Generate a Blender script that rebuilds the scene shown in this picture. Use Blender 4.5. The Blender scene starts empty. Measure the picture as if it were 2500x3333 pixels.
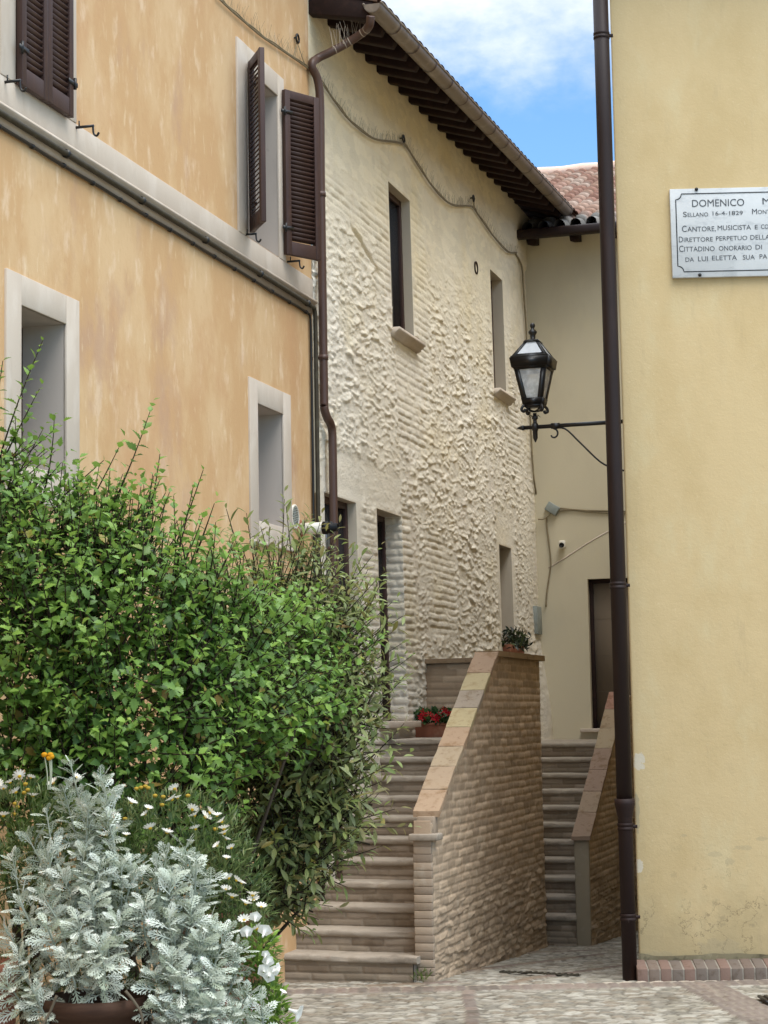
import bpy, math, random
import numpy as np
from mathutils import Vector, Matrix
random.seed(7); RNG = np.random.default_rng(11)
S = bpy.context.scene; COL = S.collection

# ------------------------------------------------------------------ camera, sky, sun, exposure
F = 6400.0; RHO = .018; PT = math.atan(664/6400); H = 2.0
cp, sp, cr, sr = math.cos(PT), math.sin(PT), math.cos(RHO), math.sin(RHO)
cam = bpy.data.objects.new('camera', bpy.data.cameras.new('camera')); COL.objects.link(cam)
Rv = Vector((cr, sr*sp, -sr*cp)); Uv = Vector((sr, -cr*sp, cr*cp)); Fv = Vector((0, cp, sp))
m = Matrix((Rv, Uv, -Fv)).transposed().to_4x4(); m.translation = (0, 0, H)
cam.matrix_world = m
cam.data.sensor_fit = 'VERTICAL'; cam.data.sensor_height = 36; cam.data.lens = F/3333*36
cam.data.clip_start = .1; cam.data.clip_end = 2000
S.camera = cam
S.view_settings.view_transform = 'Standard'; S.view_settings.look = 'None'; S.view_settings.gamma = 1
S.view_settings.exposure = 0.5
SUN_EL, SUN_AZ = math.radians(65), math.radians(142)      # azimuth from +Y clockwise
sun = bpy.data.objects.new('sun', bpy.data.lights.new('sun', 'SUN')); COL.objects.link(sun)
sun.data.energy = 1.9; sun.data.angle = math.radians(32); sun.data.color = (1, .95, .87)
sd = Vector((math.sin(SUN_AZ)*math.cos(SUN_EL), math.cos(SUN_AZ)*math.cos(SUN_EL), math.sin(SUN_EL)))
sun.rotation_euler = sd.to_track_quat('Z', 'Y').to_euler(); sun.location = (0, -5, 20)

def lin(h):
    h = h.lstrip('#'); v = [int(h[i:i+2], 16)/255 for i in (0, 2, 4)]
    return tuple(c/12.92 if c <= .04045 else ((c+.055)/1.055)**2.4 for c in v)

class NT:
    def __init__(s, nt): s.nt = nt
    def n(s, t, **k):
        o = s.nt.nodes.new(t)
        for a, b in k.items():
            if a == 'i':
                for q, v in b.items():
                    if isinstance(v, bpy.types.NodeSocket): s.nt.links.new(v, o.inputs[q])
                    else: o.inputs[q].default_value = v
            else: setattr(o, a, b)
        return o
    def link(s, a, b): s.nt.links.new(a, b)
    def math(s, op, a, b=0.0, clamp=False):
        o = s.n('ShaderNodeMath', operation=op, use_clamp=clamp, i={0: a, 1: b}); return o.outputs[0]
    def mixc(s, f, a, b, mode='MIX'):
        o = s.n('ShaderNodeMix', data_type='RGBA', blend_type=mode)
        for k, v in ((0, f), (6, a), (7, b)):
            if isinstance(v, bpy.types.NodeSocket): s.link(v, o.inputs[k])
            else: o.inputs[k].default_value = v if k == 0 else (*v, 1) if len(v) == 3 else v
        return o.outputs[2]
    def noise(s, vec, scale, detail=4, rough=.55):
        return s.n('ShaderNodeTexNoise', i={'Vector': vec, 'Scale': scale, 'Detail': detail, 'Roughness': rough}).outputs[0]
    def ramp(s, f, lo, hi):
        return s.n('ShaderNodeMapRange', interpolation_type='SMOOTHSTEP', i={0: f, 1: lo, 2: hi, 3: 0.0, 4: 1.0}).outputs[0]
    def mapv(s, vec, sc, loc=(0, 0, 0)):
        return s.n('ShaderNodeMapping', i={'Vector': vec, 'Scale': sc, 'Location': loc}).outputs[0]

W = bpy.data.worlds.new('World'); S.world = W; W.use_nodes = True
w = NT(W.node_tree); W.node_tree.nodes.clear()
tc = w.n('ShaderNodeTexCoord').outputs['Generated']
sky = w.n('ShaderNodeTexSky', sky_type='NISHITA', sun_disc=False, sun_elevation=SUN_EL, sun_rotation=SUN_AZ, altitude=300, air_density=1.0, dust_density=.6, ozone_density=1.6)
z = w.n('ShaderNodeSeparateXYZ', i={0: tc}).outputs[2]
n1 = w.noise(w.mapv(tc, (1, 1, 1.6), (3.1, .4, 1.7)), 7.0, 9, .58)
n2 = w.noise(w.mapv(tc, (1, 1, 1.3), (1.2, 5.1, .3)), 2.2, 3, .5)
e = w.math('ADD', z, w.math('MULTIPLY', w.math('SUBTRACT', n1, .5), .20))
cl = w.ramp(e, .305, .365)
brk = w.ramp(w.math('ADD', w.math('MULTIPLY', n2, .7), w.math('MULTIPLY', n1, .3)), .36, .56)
hi = w.ramp(z, .36, .5)
cl = w.math('MULTIPLY', cl, w.math('ADD', w.math('MULTIPLY', w.math('SUBTRACT', brk, 1), w.math('MULTIPLY', hi, .6)), 1))
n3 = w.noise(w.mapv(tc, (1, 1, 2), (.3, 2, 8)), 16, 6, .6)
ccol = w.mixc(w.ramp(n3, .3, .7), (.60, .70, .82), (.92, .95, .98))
b1 = w.n('ShaderNodeBackground', i={'Color': w.mixc(1.0, sky.outputs[0], (.74, 1.0, 1.16), 'MULTIPLY'), 'Strength': .15})
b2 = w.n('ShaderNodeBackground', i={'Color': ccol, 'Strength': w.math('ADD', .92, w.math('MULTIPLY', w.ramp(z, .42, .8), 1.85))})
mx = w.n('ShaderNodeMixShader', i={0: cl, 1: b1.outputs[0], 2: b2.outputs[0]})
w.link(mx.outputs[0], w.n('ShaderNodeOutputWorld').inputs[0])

# ------------------------------------------------------------------ measuring: photo point -> place in the street
def ray(px, py):
    dx = (px-1250)/F; dy = (1666.5-py)/F
    x = dx*cr+dy*sr; y = -dx*sr+dy*cr
    return np.array([x, cp-y*sp, sp+y*cp])
def atY(px, py, Y):
    r = ray(px, py); return np.array([0, 0, H])+r*(Y/r[1])
TH = math.radians(16.08); DV = np.array([math.sin(TH), math.cos(TH)]); NV = np.array([math.cos(TH), -math.sin(TH)])
P0 = np.array([-.795, 15.47])
class Facade:                       # u along the street, z up, w out of the wall; b = batter
    def __init__(s, b=0., zt=5.): s.b, s.zt = b, zt
    def P(s, u, z, w_=0.):
        u, z, w_ = np.asarray(u, float), np.asarray(z, float), np.asarray(w_, float)
        w_ = w_+s.b*(s.zt-z); u, z, w_ = np.broadcast_arrays(u, z, w_)
        return np.stack([P0[0]+DV[0]*u+NV[0]*w_, P0[1]+DV[1]*u+NV[1]*w_, z], -1)
    def uz(s, px, py, w_=0.):
        r = ray(px, py)
        t = (P0@NV+w_+s.b*(s.zt-H))/(r[:2]@NV+s.b*r[2]); q = r*t
        return float((q[:2]-P0)@DV), float(q[2]+H)
FO = Facade(); FS = Facade(.012, 5.)
def far_wz(px, py, uf):             # on a wall square to the street at u = uf
    r = ray(px, py); t = (P0@DV+uf)/(r[:2]@DV); q = r*t
    return float((q[:2]-P0)@NV), float(q[2]+H)
def zg(y): return -.058*np.clip(np.asarray(y, float)-15.2, 0, 7)

# ------------------------------------------------------------------ numpy noise
def hsh(ix, iy, s=0):
    h = (ix.astype(np.int64)*374761393+iy.astype(np.int64)*668265263+s*974634777) & 0x7fffffff
    h = ((h ^ (h >> 13))*1274126177) & 0x7fffffff
    return ((h ^ (h >> 16)) & 0xffff)/65535.
def vn(x, y, s=0):
    ix, iy = np.floor(x), np.floor(y); fx, fy = x-ix, y-iy
    fx, fy = fx*fx*(3-2*fx), fy*fy*(3-2*fy)
    a, b, c, d = hsh(ix, iy, s), hsh(ix+1, iy, s), hsh(ix, iy+1, s), hsh(ix+1, iy+1, s)
    return (a*(1-fx)+b*fx)*(1-fy)+(c*(1-fx)+d*fx)*fy
def fbm(x, y, s=0, o=4):
    t = 0; a = .5
    for i in range(o): t = t+a*vn(x*2**i, y*2**i, s+i*7); a *= .5
    return t/(1-.5**o)
def voro(x, y, s=0, jit=.9):
    ix, iy = np.floor(x), np.floor(y); f1 = np.full(x.shape, 9.); f2 = f1.copy(); idr = np.zeros(x.shape)
    for dx in (-1, 0, 1):
        for dy in (-1, 0, 1):
            cx, cy = ix+dx, iy+dy
            d = np.hypot(cx+.5+jit*(hsh(cx, cy, s)-.5)-x, cy+.5+jit*(hsh(cx, cy, s+1)-.5)-y)
            r = hsh(cx, cy, s+2); n = d < f1
            f2 = np.where(n, f1, np.minimum(f2, d)); idr = np.where(n, r, idr); f1 = np.where(n, d, f1)
    return f1, f2, idr
def voro2(x, y, s=0, jit=.95):
    ix, iy = np.floor(x), np.floor(y); f1 = np.full(x.shape, 9.); f2 = f1.copy(); idr = np.zeros(x.shape); ox = idr.copy(); oy = idr.copy()
    for dx in (-1, 0, 1):
        for dy in (-1, 0, 1):
            cx, cy = ix+dx, iy+dy
            ex, ey = cx+.5+jit*(hsh(cx, cy, s)-.5)-x, cy+.5+jit*(hsh(cx, cy, s+1)-.5)-y; d = np.hypot(ex, ey)
            r = hsh(cx, cy, s+2); n = d < f1
            f2 = np.where(n, f1, np.minimum(f2, d)); idr = np.where(n, r, idr); ox = np.where(n, ex, ox); oy = np.where(n, ey, oy); f1 = np.where(n, d, f1)
    return f1, f2, idr, ox, oy
def sst(x, a, b):
    t = np.clip((x-a)/(b-a), 0, 1); return t*t*(3-2*t)
def bricks(x, y, bw, bh, s=0, joint=.012, warp=.006, jx=0.):
    y = y+warp*2*(fbm(x*3, y*3, s+50, 3)-.5); x = x+warp*2*(fbm(x*4+9, y*4, s+60, 2)-.5)
    row = np.floor(y/bh); xo = x/bw+.5*(row % 2)+.25*hsh(row, row*0, s); c = np.floor(xo)
    ex = np.minimum(xo-c, 1-(xo-c))*bw; ey = np.minimum(y/bh-row, 1-(y/bh-row))*bh
    return (sst(np.minimum(ex, ey), joint*.2, joint) if not jx else (.3+.7*sst(ex, jx*.2, jx))*sst(ey, joint*.2, joint)), hsh(c, row, s+3)

# ------------------------------------------------------------------ materials
MATS = {}
def pm(name, base, layers=(), rough=.85, bump=.25, bscale=60, bdist=.004, attr=False, spec=.25, metal=0., extra=None, transl=0., bumps=()):
    mt = bpy.data.materials.new(name); mt.use_nodes = True; MATS[name] = mt
    t = NT(mt.node_tree); mt.node_tree.nodes.clear()
    co = t.n('ShaderNodeTexCoord').outputs['Object']
    base = lin(base) if isinstance(base, str) else base
    c = t.n('ShaderNodeRGB'); c.outputs[0].default_value = (*base, 1); c = c.outputs[0]
    for j, (lc, sc, st, lo, hi_, k) in enumerate(layers):
        lc = lin(lc) if isinstance(lc, str) else lc
        f = t.ramp(t.noise(t.mapv(co, st, (j*3.7, j*1.9, j*2.3)), sc, 6, .62), lo, hi_)
        c = t.mixc(t.math('MULTIPLY', f, k), c, lc)
    if extra: c = extra(t, co, c)
    if attr:
        a = t.n('ShaderNodeAttribute', attribute_name='col').outputs[0]
        c = t.mixc(1.0, c, a, 'MULTIPLY')
    b = t.n('ShaderNodeBsdfPrincipled', i={'Base Color': c, 'Roughness': rough, 'Specular IOR Level': spec, 'Metallic': metal})
    nrm = None
    for (bs, bd, bk) in ([(bscale, bdist, bump)] if bump else [])+list(bumps):
        k = t.n('ShaderNodeBump', i={'Height': t.noise(co, bs, 8, .65), 'Strength': bk, 'Distance': bd})
        if nrm is not None: t.link(nrm, k.inputs['Normal'])
        nrm = k.outputs[0]
    if nrm is not None: t.link(nrm, b.inputs['Normal'])
    out = t.n('ShaderNodeOutputMaterial'); sh = b.outputs[0]
    if transl:
        tr = t.n('ShaderNodeBsdfTranslucent', i={'Color': c})
        sh = t.n('ShaderNodeMixShader', i={0: transl, 1: sh, 2: tr.outputs[0]}).outputs[0]
    t.link(sh, out.inputs[0]); return mt

pm('ochre_plaster', '#c59f73', [('#d3b48b', 1.6, (1, 1, .6), .42, .62, .75), ('#c1966d', .8, (1, 1, .7), .48, .68, .75),
   ('#e2caac', 6, (1, 1, .45), .54, .72, .55), ('#b5927a', 1.3, (1, 1, .6), .54, .7, .65), ('#e3d0ae', 17, (1, 1, .28), .58, .74, .45), ('#b78b63', 28, (1, 1, .4), .58, .75, .4)], bump=.35, bscale=26, bdist=.006, bumps=((140, .002, .25),))
pm('cream_stone', '#ebe4d6', [('#e8dab8', .9, (1, 1, .8), .48, .68, .5), ('#dfd6c9', 2.0, (1, 1, .6), .5, .7, .6), ('#f1ece2', 5, (1, 1, 1), .55, .75, .5), ('#c9bda9', 9, (1, 1, .4), .6, .78, .4), ('#bfb5a6', 34, (1, 1, 1.5), .6, .75, .35)],
   attr=True, bump=.8, bscale=42, bdist=.010, bumps=((120, .005, .5),), rough=.92)
pm('yellow_plaster', '#cdb67a', [('#c4a968', 1.3, (1, 1, .6), .45, .68, .6), ('#d6c48e', 4, (1, 1, .5), .5, .72, .5), ('#bba878', 11, (1, 1, .25), .6, .78, .35)], bump=.4, bscale=45, bdist=.004, bumps=((170, .002, .3),))
pm('far_plaster', '#c9bfa6', [('#bdb29b', 1.2, (1, 1, .5), .45, .7, .6), ('#cdc2a3', 5, (1, 1, .4), .5, .75, .4)], bump=.3, bscale=50)
pm('travertine', '#c2b4a4', [('#cfc3b5', 4, (1, 1, .5), .45, .65, .6), ('#b0a190', 8, (1, 1, .3), .55, .75, .5), ('#8f8373', 22, (1, 1, 1), .66, .8, .4)], bump=.3, bscale=80, bdist=.003)
pm('reveal_plaster', '#b9aea4', [('#a89d94', 3, (1, 1, .4), .45, .7, .5), ('#6e6862', 9, (1, 1, .5), .68, .8, .4)], bump=.15, bscale=60)
pm('pale_plaster', '#c4b8a5', [('#b4a793', 3, (1, 1, .4), .45, .7, .5)], bump=.2, bscale=60)
pm('brown_paint', '#3f2a24', [('#54392f', 14, (1, 1, .3), .5, .75, .5)], rough=.5, bump=.12, bscale=90, spec=.4)
pm('dark_wood', '#271814', [('#3b2620', 12, (1, 1, 1), .5, .7, .5)], rough=.75, bump=.3, bscale=40)
pm('brown_metal', '#4f3930', [('#6a5347', 9, (1, 1, .25), .5, .75, .5), ('#33221d', 20, (1, 1, .4), .6, .8, .5)], rough=.48, bump=.1, spec=.45)
pm('gutter_metal', '#786a5c', [('#94887a', 6, (1, 1, 1), .5, .7, .6), ('#5c4e43', 15, (1, 1, 1), .55, .75, .5)], rough=.45, bump=.15, spec=.5)
pm('dark_pipe', '#231613', [('#33221d', 8, (1, 1, .12), .5, .72, .6)], rough=.55, bump=.1, spec=.3)
pm('rust_pipe', '#251714', [('#45281c', 5, (1, 1, .3), .52, .7, .7), ('#8a7f78', 16, (1, 1, .5), .68, .76, .6)], rough=.6, bump=.3, bscale=50)
pm('black_iron', '#0f0e0f', [('#2a2725', 30, (1, 1, .5), .6, .8, .5)], rough=.42, bump=.15, spec=.5)
pm('conduit', '#3d372c', [('#55503f', 10, (1, 1, 1), .5, .7, .6)], rough=.6, bump=.1)
pm('cable_dark', '#83775f', [('#a39577', 9, (1, 1, 1), .5, .7, .6)], rough=.7, bump=0)
pm('cable_white', '#a69a8b', rough=.7, bump=0)
pm('wire', '#8f846a', rough=.5, bump=0)
pm('plastic_white', '#d9d3c5', [('#b7ae9c', 20, (1, 1, 1), .55, .75, .4)], rough=.5, bump=.05)
pm('plastic_black', '#0c0c0f', rough=.45, bump=0)
pm('plastic_grey', '#8b918c', [('#767a74', 12, (1, 1, 1), .5, .7, .4)], rough=.55, bump=0)
pm('marble', '#c7c9c9', [('#a9acae', 7, (1, 1.2, 2), .5, .66, .55), ('#dcdddc', 3, (1, 1, 1), .5, .7, .5), ('#989b9f', 18, (1, 1, 1.5), .6, .72, .35)], rough=.5, bump=.08, spec=.35)
pm('engraving', '#4d5054', [('#7a7d80', 45, (1, 1, 1), .5, .7, .5)], rough=.8, bump=0)
pm('border_black', '#22262b', rough=.7, bump=0)
pm('brick_wall', '#b3a08a', [('#9f8b73', 3, (1, 1, 1), .48, .68, .6), ('#c7baa6', 7, (1, 1, .7), .55, .72, .6), ('#8f7961', 1.6, (1, 1, .4), .58, .75, .6)], attr=True, bump=.5, bscale=60, bdist=.006, rough=.92, bumps=((200, .003, .4),))
pm('step_brick', '#958b7f', [('#a3998b', 5, (1, 1, 1), .5, .7, .6), ('#6b5d4f', 3, (1, 1, 1), .52, .7, .6)], attr=True, bump=.5, bscale=60, bdist=.006, rough=.92)
pm('step_stone', '#9a8f81', [('#ada292', 7, (1, 1, 1), .5, .68, .7), ('#665c50', 4, (1, 1, 1), .52, .7, .6), ('#8f6f58', 9, (1, 1, 1), .62, .76, .5)], bump=.6, bscale=45, bdist=.006, rough=.92)
pm('coping', '#ffffff', [('#cdbfa8', 9, (1, 1, 1), .5, .7, .7), ('#a98d74', 22, (1, 1, 1), .55, .75, .6)], attr=True, bump=.5, bscale=70, bdist=.004, rough=.9)
pm('pier_plaster', '#938772', [('#7b715f', 4, (1, 1, .3), .5, .7, .6), ('#a2988a', 12, (1, 1, 1), .55, .7, .4)], bump=.3, bscale=50)
pm('cobbles', '#ffffff', [('#c9c4ba', 14, (1, 1, 1), .45, .7, .7), ('#8d8375', 2, (1, 1, 1), .5, .7, .5)], attr=True, bump=.6, bscale=70, bdist=.006, rough=.8, spec=.3)
pm('plinth_brick', '#ffffff', [('#c2b6a8', 16, (1, 1, 1), .5, .7, .6)], attr=True, bump=.5, bscale=70, bdist=.004)
pm('roof_tile', '#ffffff', [('#d9cfc2', 6, (1, 1, 1), .5, .7, .5), ('#9c948a', 14, (1, 1, 1), .58, .74, .6)], attr=True, bump=.5, bscale=50, bdist=.006)
pm('dark_tile', '#6a5142', [('#8d7a68', 8, (1, 1, 1), .5, .7, .6)], bump=.4)
pm('door_taupe', '#786b5c', [('#6a5e50', 3, (1, 1, .2), .5, .7, .5)], rough=.55, bump=.05)
pm('terracotta', '#96604a', [('#b38770', 5, (1, 1, 1), .5, .7, .6), ('#6f4434', 9, (1, 1, .4), .55, .75, .5)], bump=.25, bscale=50)
pm('brown_pot', '#3f2a1f', [('#523a2b', 3, (1, 1, 6), .45, .65, .7), ('#3f261c', 9, (1, 1, 4), .6, .75, .5)], bump=.2, bscale=40, rough=.7)
pm('bark', '#5d5446', [('#857a68', 14, (1, 1, .3), .5, .7, .6)], bump=.5, bscale=60)
pm('twig', '#352d22', [('#54472f', 14, (1, 1, .3), .5, .7, .6)], bump=0)
pm('leaf', '#ffffff', attr=True, rough=.42, bump=0, spec=.4, transl=.38)
pm('felt_leaf', '#ffffff', attr=True, rough=.9, bump=0, spec=.1, transl=.15)
pm('petal', '#ffffff', attr=True, rough=.7, bump=0, spec=.2, transl=.25)
pm('glass_dark', '#3a4044', rough=.08, bump=0, spec=.6)
pm('milk_glass', '#eef1f4', [('#d5dade', 12, (1, 1, 1), .5, .7, .5)], rough=.3, bump=0, spec=.5, transl=.4)
pm('bulb', '#c4c2ae', rough=.4, bump=0)
pm('cement', '#8f8468', [('#5d5543', 7, (1, 1, 1), .5, .66, .8), ('#a89d80', 16, (1, 1, 1), .55, .7, .6)], bump=.5)
pm('soil', '#3a2c22', bump=.5)
g = bpy.data.materials.new('lantern_glass'); g.use_nodes = True; MATS['lantern_glass'] = g
t = NT(g.node_tree); g.node_tree.nodes.clear()
co = t.n('ShaderNodeTexCoord').outputs['Object']
d_ = t.n('ShaderNodeBsdfPrincipled', i={'Base Color': (.82, .83, .83, 1), 'Roughness': .25})
tr_ = t.n('ShaderNodeBsdfTransparent', i={'Color': (.9, .9, .9, 1)})
f_ = t.math('ADD', .42, t.math('MULTIPLY', t.ramp(t.noise(co, 18, 5), .4, .7), .25))
t.link(t.n('ShaderNodeMixShader', i={0: f_, 1: tr_.outputs[0], 2: d_.outputs[0]}).outputs[0], t.n('ShaderNodeOutputMaterial').inputs[0])

# ------------------------------------------------------------------ objects
def base_of(o):
    b = np.zeros(3)
    while o is not None: b = b+np.array(o.location); o = o.parent
    return b
def thing(name, label, cat, loc=(0, 0, 0), group=None, kind=None):
    o = bpy.data.objects.new(name, None); COL.objects.link(o); o.location = [float(v) for v in loc]; o.empty_display_size = .2
    return tag(o, label, cat, group, kind)
def tag(o, label=None, cat=None, group=None, kind=None):
    for k, v in (('label', label), ('category', cat), ('group', group), ('kind', kind)):
        if v: o[k] = v
    return o
class G:
    """collects pieces of one mesh"""
    def __init__(s): s.V = []; s.F = []; s.C = []; s.n = 0
    def add(s, V, Fc, c=None):
        V = np.asarray(V, float).reshape(-1, 3); s.V.append(V)
        s.F.append((Fc, s.n)); s.n += len(V)
        c = np.ones((len(V), 3)) if c is None else np.broadcast_to(np.asarray(c, float), (len(V), 3)); s.C.append(c); return s
    def box(s, o, a, b, c, col=None):
        o, a, b, c = [np.asarray(q, float) for q in (o, a, b, c)]
        V = [o, o+a, o+a+b, o+b, o+c, o+a+c, o+a+b+c, o+b+c]
        Fc = [(0, 3, 2, 1), (4, 5, 6, 7), (0, 1, 5, 4), (1, 2, 6, 5), (2, 3, 7, 6), (3, 0, 4, 7)]
        return s.add(V, Fc, col)
    def fbox(s, fa, u0, u1, z0, z1, w0, w1, col=None):
        V = [fa.P(u, z_, w__) for (u, z_, w__) in ((u0, z0, w0), (u1, z0, w0), (u1, z1, w0), (u0, z1, w0), (u0, z0, w1), (u1, z0, w1), (u1, z1, w1), (u0, z1, w1))]
        return s.add(V, [(0, 1, 2, 3), (5, 4, 7, 6), (0, 4, 5, 1), (1, 5, 6, 2), (2, 6, 7, 3), (3, 7, 4, 0)], col)
    def tube(s, pts, r, n=8, caps=True, col=None):
        pts = np.asarray(pts, float); k = len(pts); r = np.broadcast_to(np.asarray(r, float), (k,))
        tg = np.gradient(pts, axis=0); tg /= np.linalg.norm(tg, axis=1)[:, None]+1e-12
        a = np.array([0, 0, 1.]) if abs(tg[0, 2]) < .9 else np.array([1., 0, 0])
        V = []; x = np.cross(tg[0], a)
        for i in range(k):
            x = x-tg[i]*(x@tg[i]); x /= np.linalg.norm(x)+1e-12; y = np.cross(tg[i], x)
            an = np.arange(n)*2*np.pi/n
            V.append(pts[i]+r[i]*(np.cos(an)[:, None]*x+np.sin(an)[:, None]*y))
        Fc = [(i*n+j, i*n+(j+1) % n, (i+1)*n+(j+1) % n, (i+1)*n+j) for i in range(k-1) for j in range(n)]
        if caps: Fc += [tuple(range(n))[::-1], tuple((k-1)*n+j for j in range(n))]
        return s.add(np.concatenate(V), Fc, col)
    def lathe(s, c, prof, n=20, axis=None, col=None):
        c = np.asarray(c, float); V = []
        ax = np.array([0, 0, 1.]) if axis is None else np.asarray(axis, float)/np.linalg.norm(axis)
        x = np.cross(ax, [0, 0, 1.] if abs(ax[2]) < .9 else [1., 0, 0]); x /= np.linalg.norm(x); y = np.cross(ax, x)
        an = np.arange(n)*2*np.pi/n
        for r, h in prof: V.append(c+ax*h+r*(np.cos(an)[:, None]*x+np.sin(an)[:, None]*y))
        k = len(prof)
        Fc = [(i*n+j, i*n+(j+1) % n, (i+1)*n+(j+1) % n, (i+1)*n+j) for i in range(k-1) for j in range(n)]
        Fc += [tuple(range(n))[::-1], tuple((k-1)*n+j for j in range(n))]
        return s.add(np.concatenate(V), Fc, col)
    def grid(s, Vg, mask=None, col=None, flip=False):
        a, b = Vg.shape[:2]; idx = np.arange(a*b).reshape(a, b)
        q = np.stack([idx[:-1, :-1], idx[1:, :-1], idx[1:, 1:], idx[:-1, 1:]], -1)
        if flip: q = q[..., ::-1]
        q = q[mask] if mask is not None else q.reshape(-1, 4)
        return s.add(Vg.reshape(-1, 3), q, None if col is None else col.reshape(-1, 3))
    def build_each(s, name, mat, parent=None, per=1, **k):
        out = []
        for i in range(0, len(s.V), per):
            q = G(); off = 0
            for j in range(i, min(i+per, len(s.V))): q.add(s.V[j], s.F[j][0], s.C[j])
            out.append(q.build(name, mat, parent, **k))
        return out
    def build(s, name, mat, parent=None, smooth=False, bevel=0, kind=None, label=None):
        V = np.concatenate(s.V); C = np.concatenate(s.C)
        if parent is not None: V = V-base_of(parent)
        me = bpy.data.meshes.new(name); vi = []; ls = []; lt = []
        for Fc, off in s.F:
            if isinstance(Fc, np.ndarray):
                vi.append((Fc+off).ravel()); lt.append(np.full(len(Fc), Fc.shape[1]))
            else:
                for f in Fc: vi.append(np.array(f)+off); lt.append(np.array([len(f)]))
        vi = np.concatenate(vi).astype(np.int32); lt = np.concatenate(lt).astype(np.int32); ls = np.concatenate([[0], np.cumsum(lt)[:-1]]).astype(np.int32)
        me.vertices.add(len(V)); me.vertices.foreach_set('co', V.ravel().astype(np.float32))
        me.loops.add(len(vi)); me.loops.foreach_set('vertex_index', vi)
        me.polygons.add(len(lt)); me.polygons.foreach_set('loop_start', ls); me.polygons.foreach_set('loop_total', lt)
        if smooth: me.polygons.foreach_set('use_smooth', np.ones(len(lt), bool))
        me.update(calc_edges=True); me.validate()
        at = me.attributes.new('col', 'FLOAT_COLOR', 'POINT')
        at.data.foreach_set('color', np.concatenate([C, np.ones((len(C), 1))], 1).ravel().astype(np.float32))
        me.materials.append(MATS[mat])
        o = bpy.data.objects.new(name, me); COL.objects.link(o); o.parent = parent
        if bevel:
            b = o.modifiers.new('bevel', 'BEVEL'); b.width = bevel; b.segments = 2; b.limit_method = 'ANGLE'; b.angle_limit = math.radians(40)
        if kind: o['kind'] = kind
        if label: o['label'] = label
        return o
def V3(p, z_): return np.array([p[0], p[1], z_])
def merge_lines(base, extra, eps):
    base = np.array([b for b in base if all(abs(b-e_) > eps for e_ in extra)]); return np.unique(np.concatenate([base, extra]))
def spline(pts, n=8):
    p = np.asarray(pts, float); p = np.concatenate([[2*p[0]-p[1]], p, [2*p[-1]-p[-2]]]); out = []
    for i in range(1, len(p)-2):
        for t_ in np.linspace(0, 1, n, endpoint=False):
            a, b, c, d = p[i-1:i+3]
            out.append(.5*((2*b)+(c-a)*t_+(2*a-5*b+4*c-d)*t_**2+(3*b-a-3*c+d)*t_**3))
    out.append(p[-2]); return np.array(out)
d3 = np.array([DV[0], DV[1], 0]); n3v = np.array([NV[0], NV[1], 0]); up = np.array([0, 0, 1.])

# ------------------------------------------------------------------ ground
def frange(a, b, s): return np.arange(a, b, s)
gx = np.unique(np.concatenate([[-80, -30, -12, -6, -4, -3], frange(-2.4, 3.6, .022), [3.8, 5, 8, 14, 30, 80]]))
gy = np.unique(np.concatenate([[-60, -20, 0, 6, 7.6], frange(8, 12.6, .05), frange(12.6, 17, .018), frange(17, 20.6, .035), frange(20.6, 25, .3), [30, 60, 200, 500]]))
X, Y = np.meshgrid(gx, gy, indexing='ij')
wx = X+.04*(fbm(X*5, Y*5, 3)-.5); wy = Y+.04*(fbm(X*5, Y*5, 8)-.5)
f1, f2, idr = voro(wx/.105, wy/.06, 20)
hh = .010*sst(f2-f1, .03, .35)*(.4+.8*idr)+.007*(fbm(X*14, Y*14, 4)-.5)+.012*(fbm(X*1.5, Y*1.5, 30)-.5)
pal = np.array([lin(c) for c in ('#a09a8e', '#8f897c', '#aea99d', '#827d72', '#969082', '#a5a094', '#8b8172')])
colr = pal[(idr*6.99).astype(int)]*(.5+.5*sst(f2-f1, .0, .25))[..., None]
def strip(mask_d, half, dirx, bw, bh, seed, cols, soft=.01):
    """brick band: mask_d signed distance from its centre line, dirx coordinate along it"""
    global hh, colr
    k = sst(half-np.abs(mask_d), -soft*.3, soft)
    bm, bid = bricks(dirx, mask_d+half, bw, bh, seed)
    pc = np.array([lin(c) for c in cols])[(bid*(len(cols)-.01)).astype(int)]
    lc = np.array(lin('#8d8377'))
    colr = colr*(1-k[..., None])+k[..., None]*(pc*bm[..., None]+lc*(1-bm[..., None]))
    hh = hh*(1-k)+k*(.008+.009*bm+.004*(fbm(X*20, Y*20, seed)-.5))
red = ('#85776d', '#7b7068', '#8b7d72', '#80746b', '#71685f')
strip(Y-(14.72+.012*X), .125, X, .08, .26, 41, red)
k_ = sst(.03-np.abs(Y-(14.87+.012*X)), 0, .02)                                  # pale curb line behind the band
colr = colr*(1-k_[..., None])+k_[..., None]*np.array(lin('#b5a999')); hh = hh+.006*k_
strip(X-(.55+.02*(Y-14.6))+100*(Y > 14.6), .05, Y, .13, .11, 42, red)
strip(X-(2.33-.1*(Y-14))+100*(Y > 14.8), .17, X, .26, .07, 43, red)
for (qa, qb) in (((-.05, 15.2), (1.9, 18.0)), ((.9, 15.0), (2.2, 16.9)), ((-.2, 14.95), (.5, 15.1)), ((1.05, 18.3), (1.9, 18.6))):
    qa, qb = np.array(qa), np.array(qb); dd = (qb-qa)/np.linalg.norm(qb-qa)
    al = (X-qa[0])*dd[0]+(Y-qa[1])*dd[1]; ds = -(X-qa[0])*dd[1]+(Y-qa[1])*dd[0]
    strip(ds+100*((al < 0) | (al > np.linalg.norm(qb-qa))), .05, al, .25, .1, 44, ('#74655b', '#6d5f55', '#80705f'))
far_ = ((X < -2.4) | (X > 3.6) | (Y < 8) | (Y > 25)); hh = np.where(far_, 0, hh); colr = np.where(far_[..., None], pal.mean(0)*.85, colr)
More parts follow.
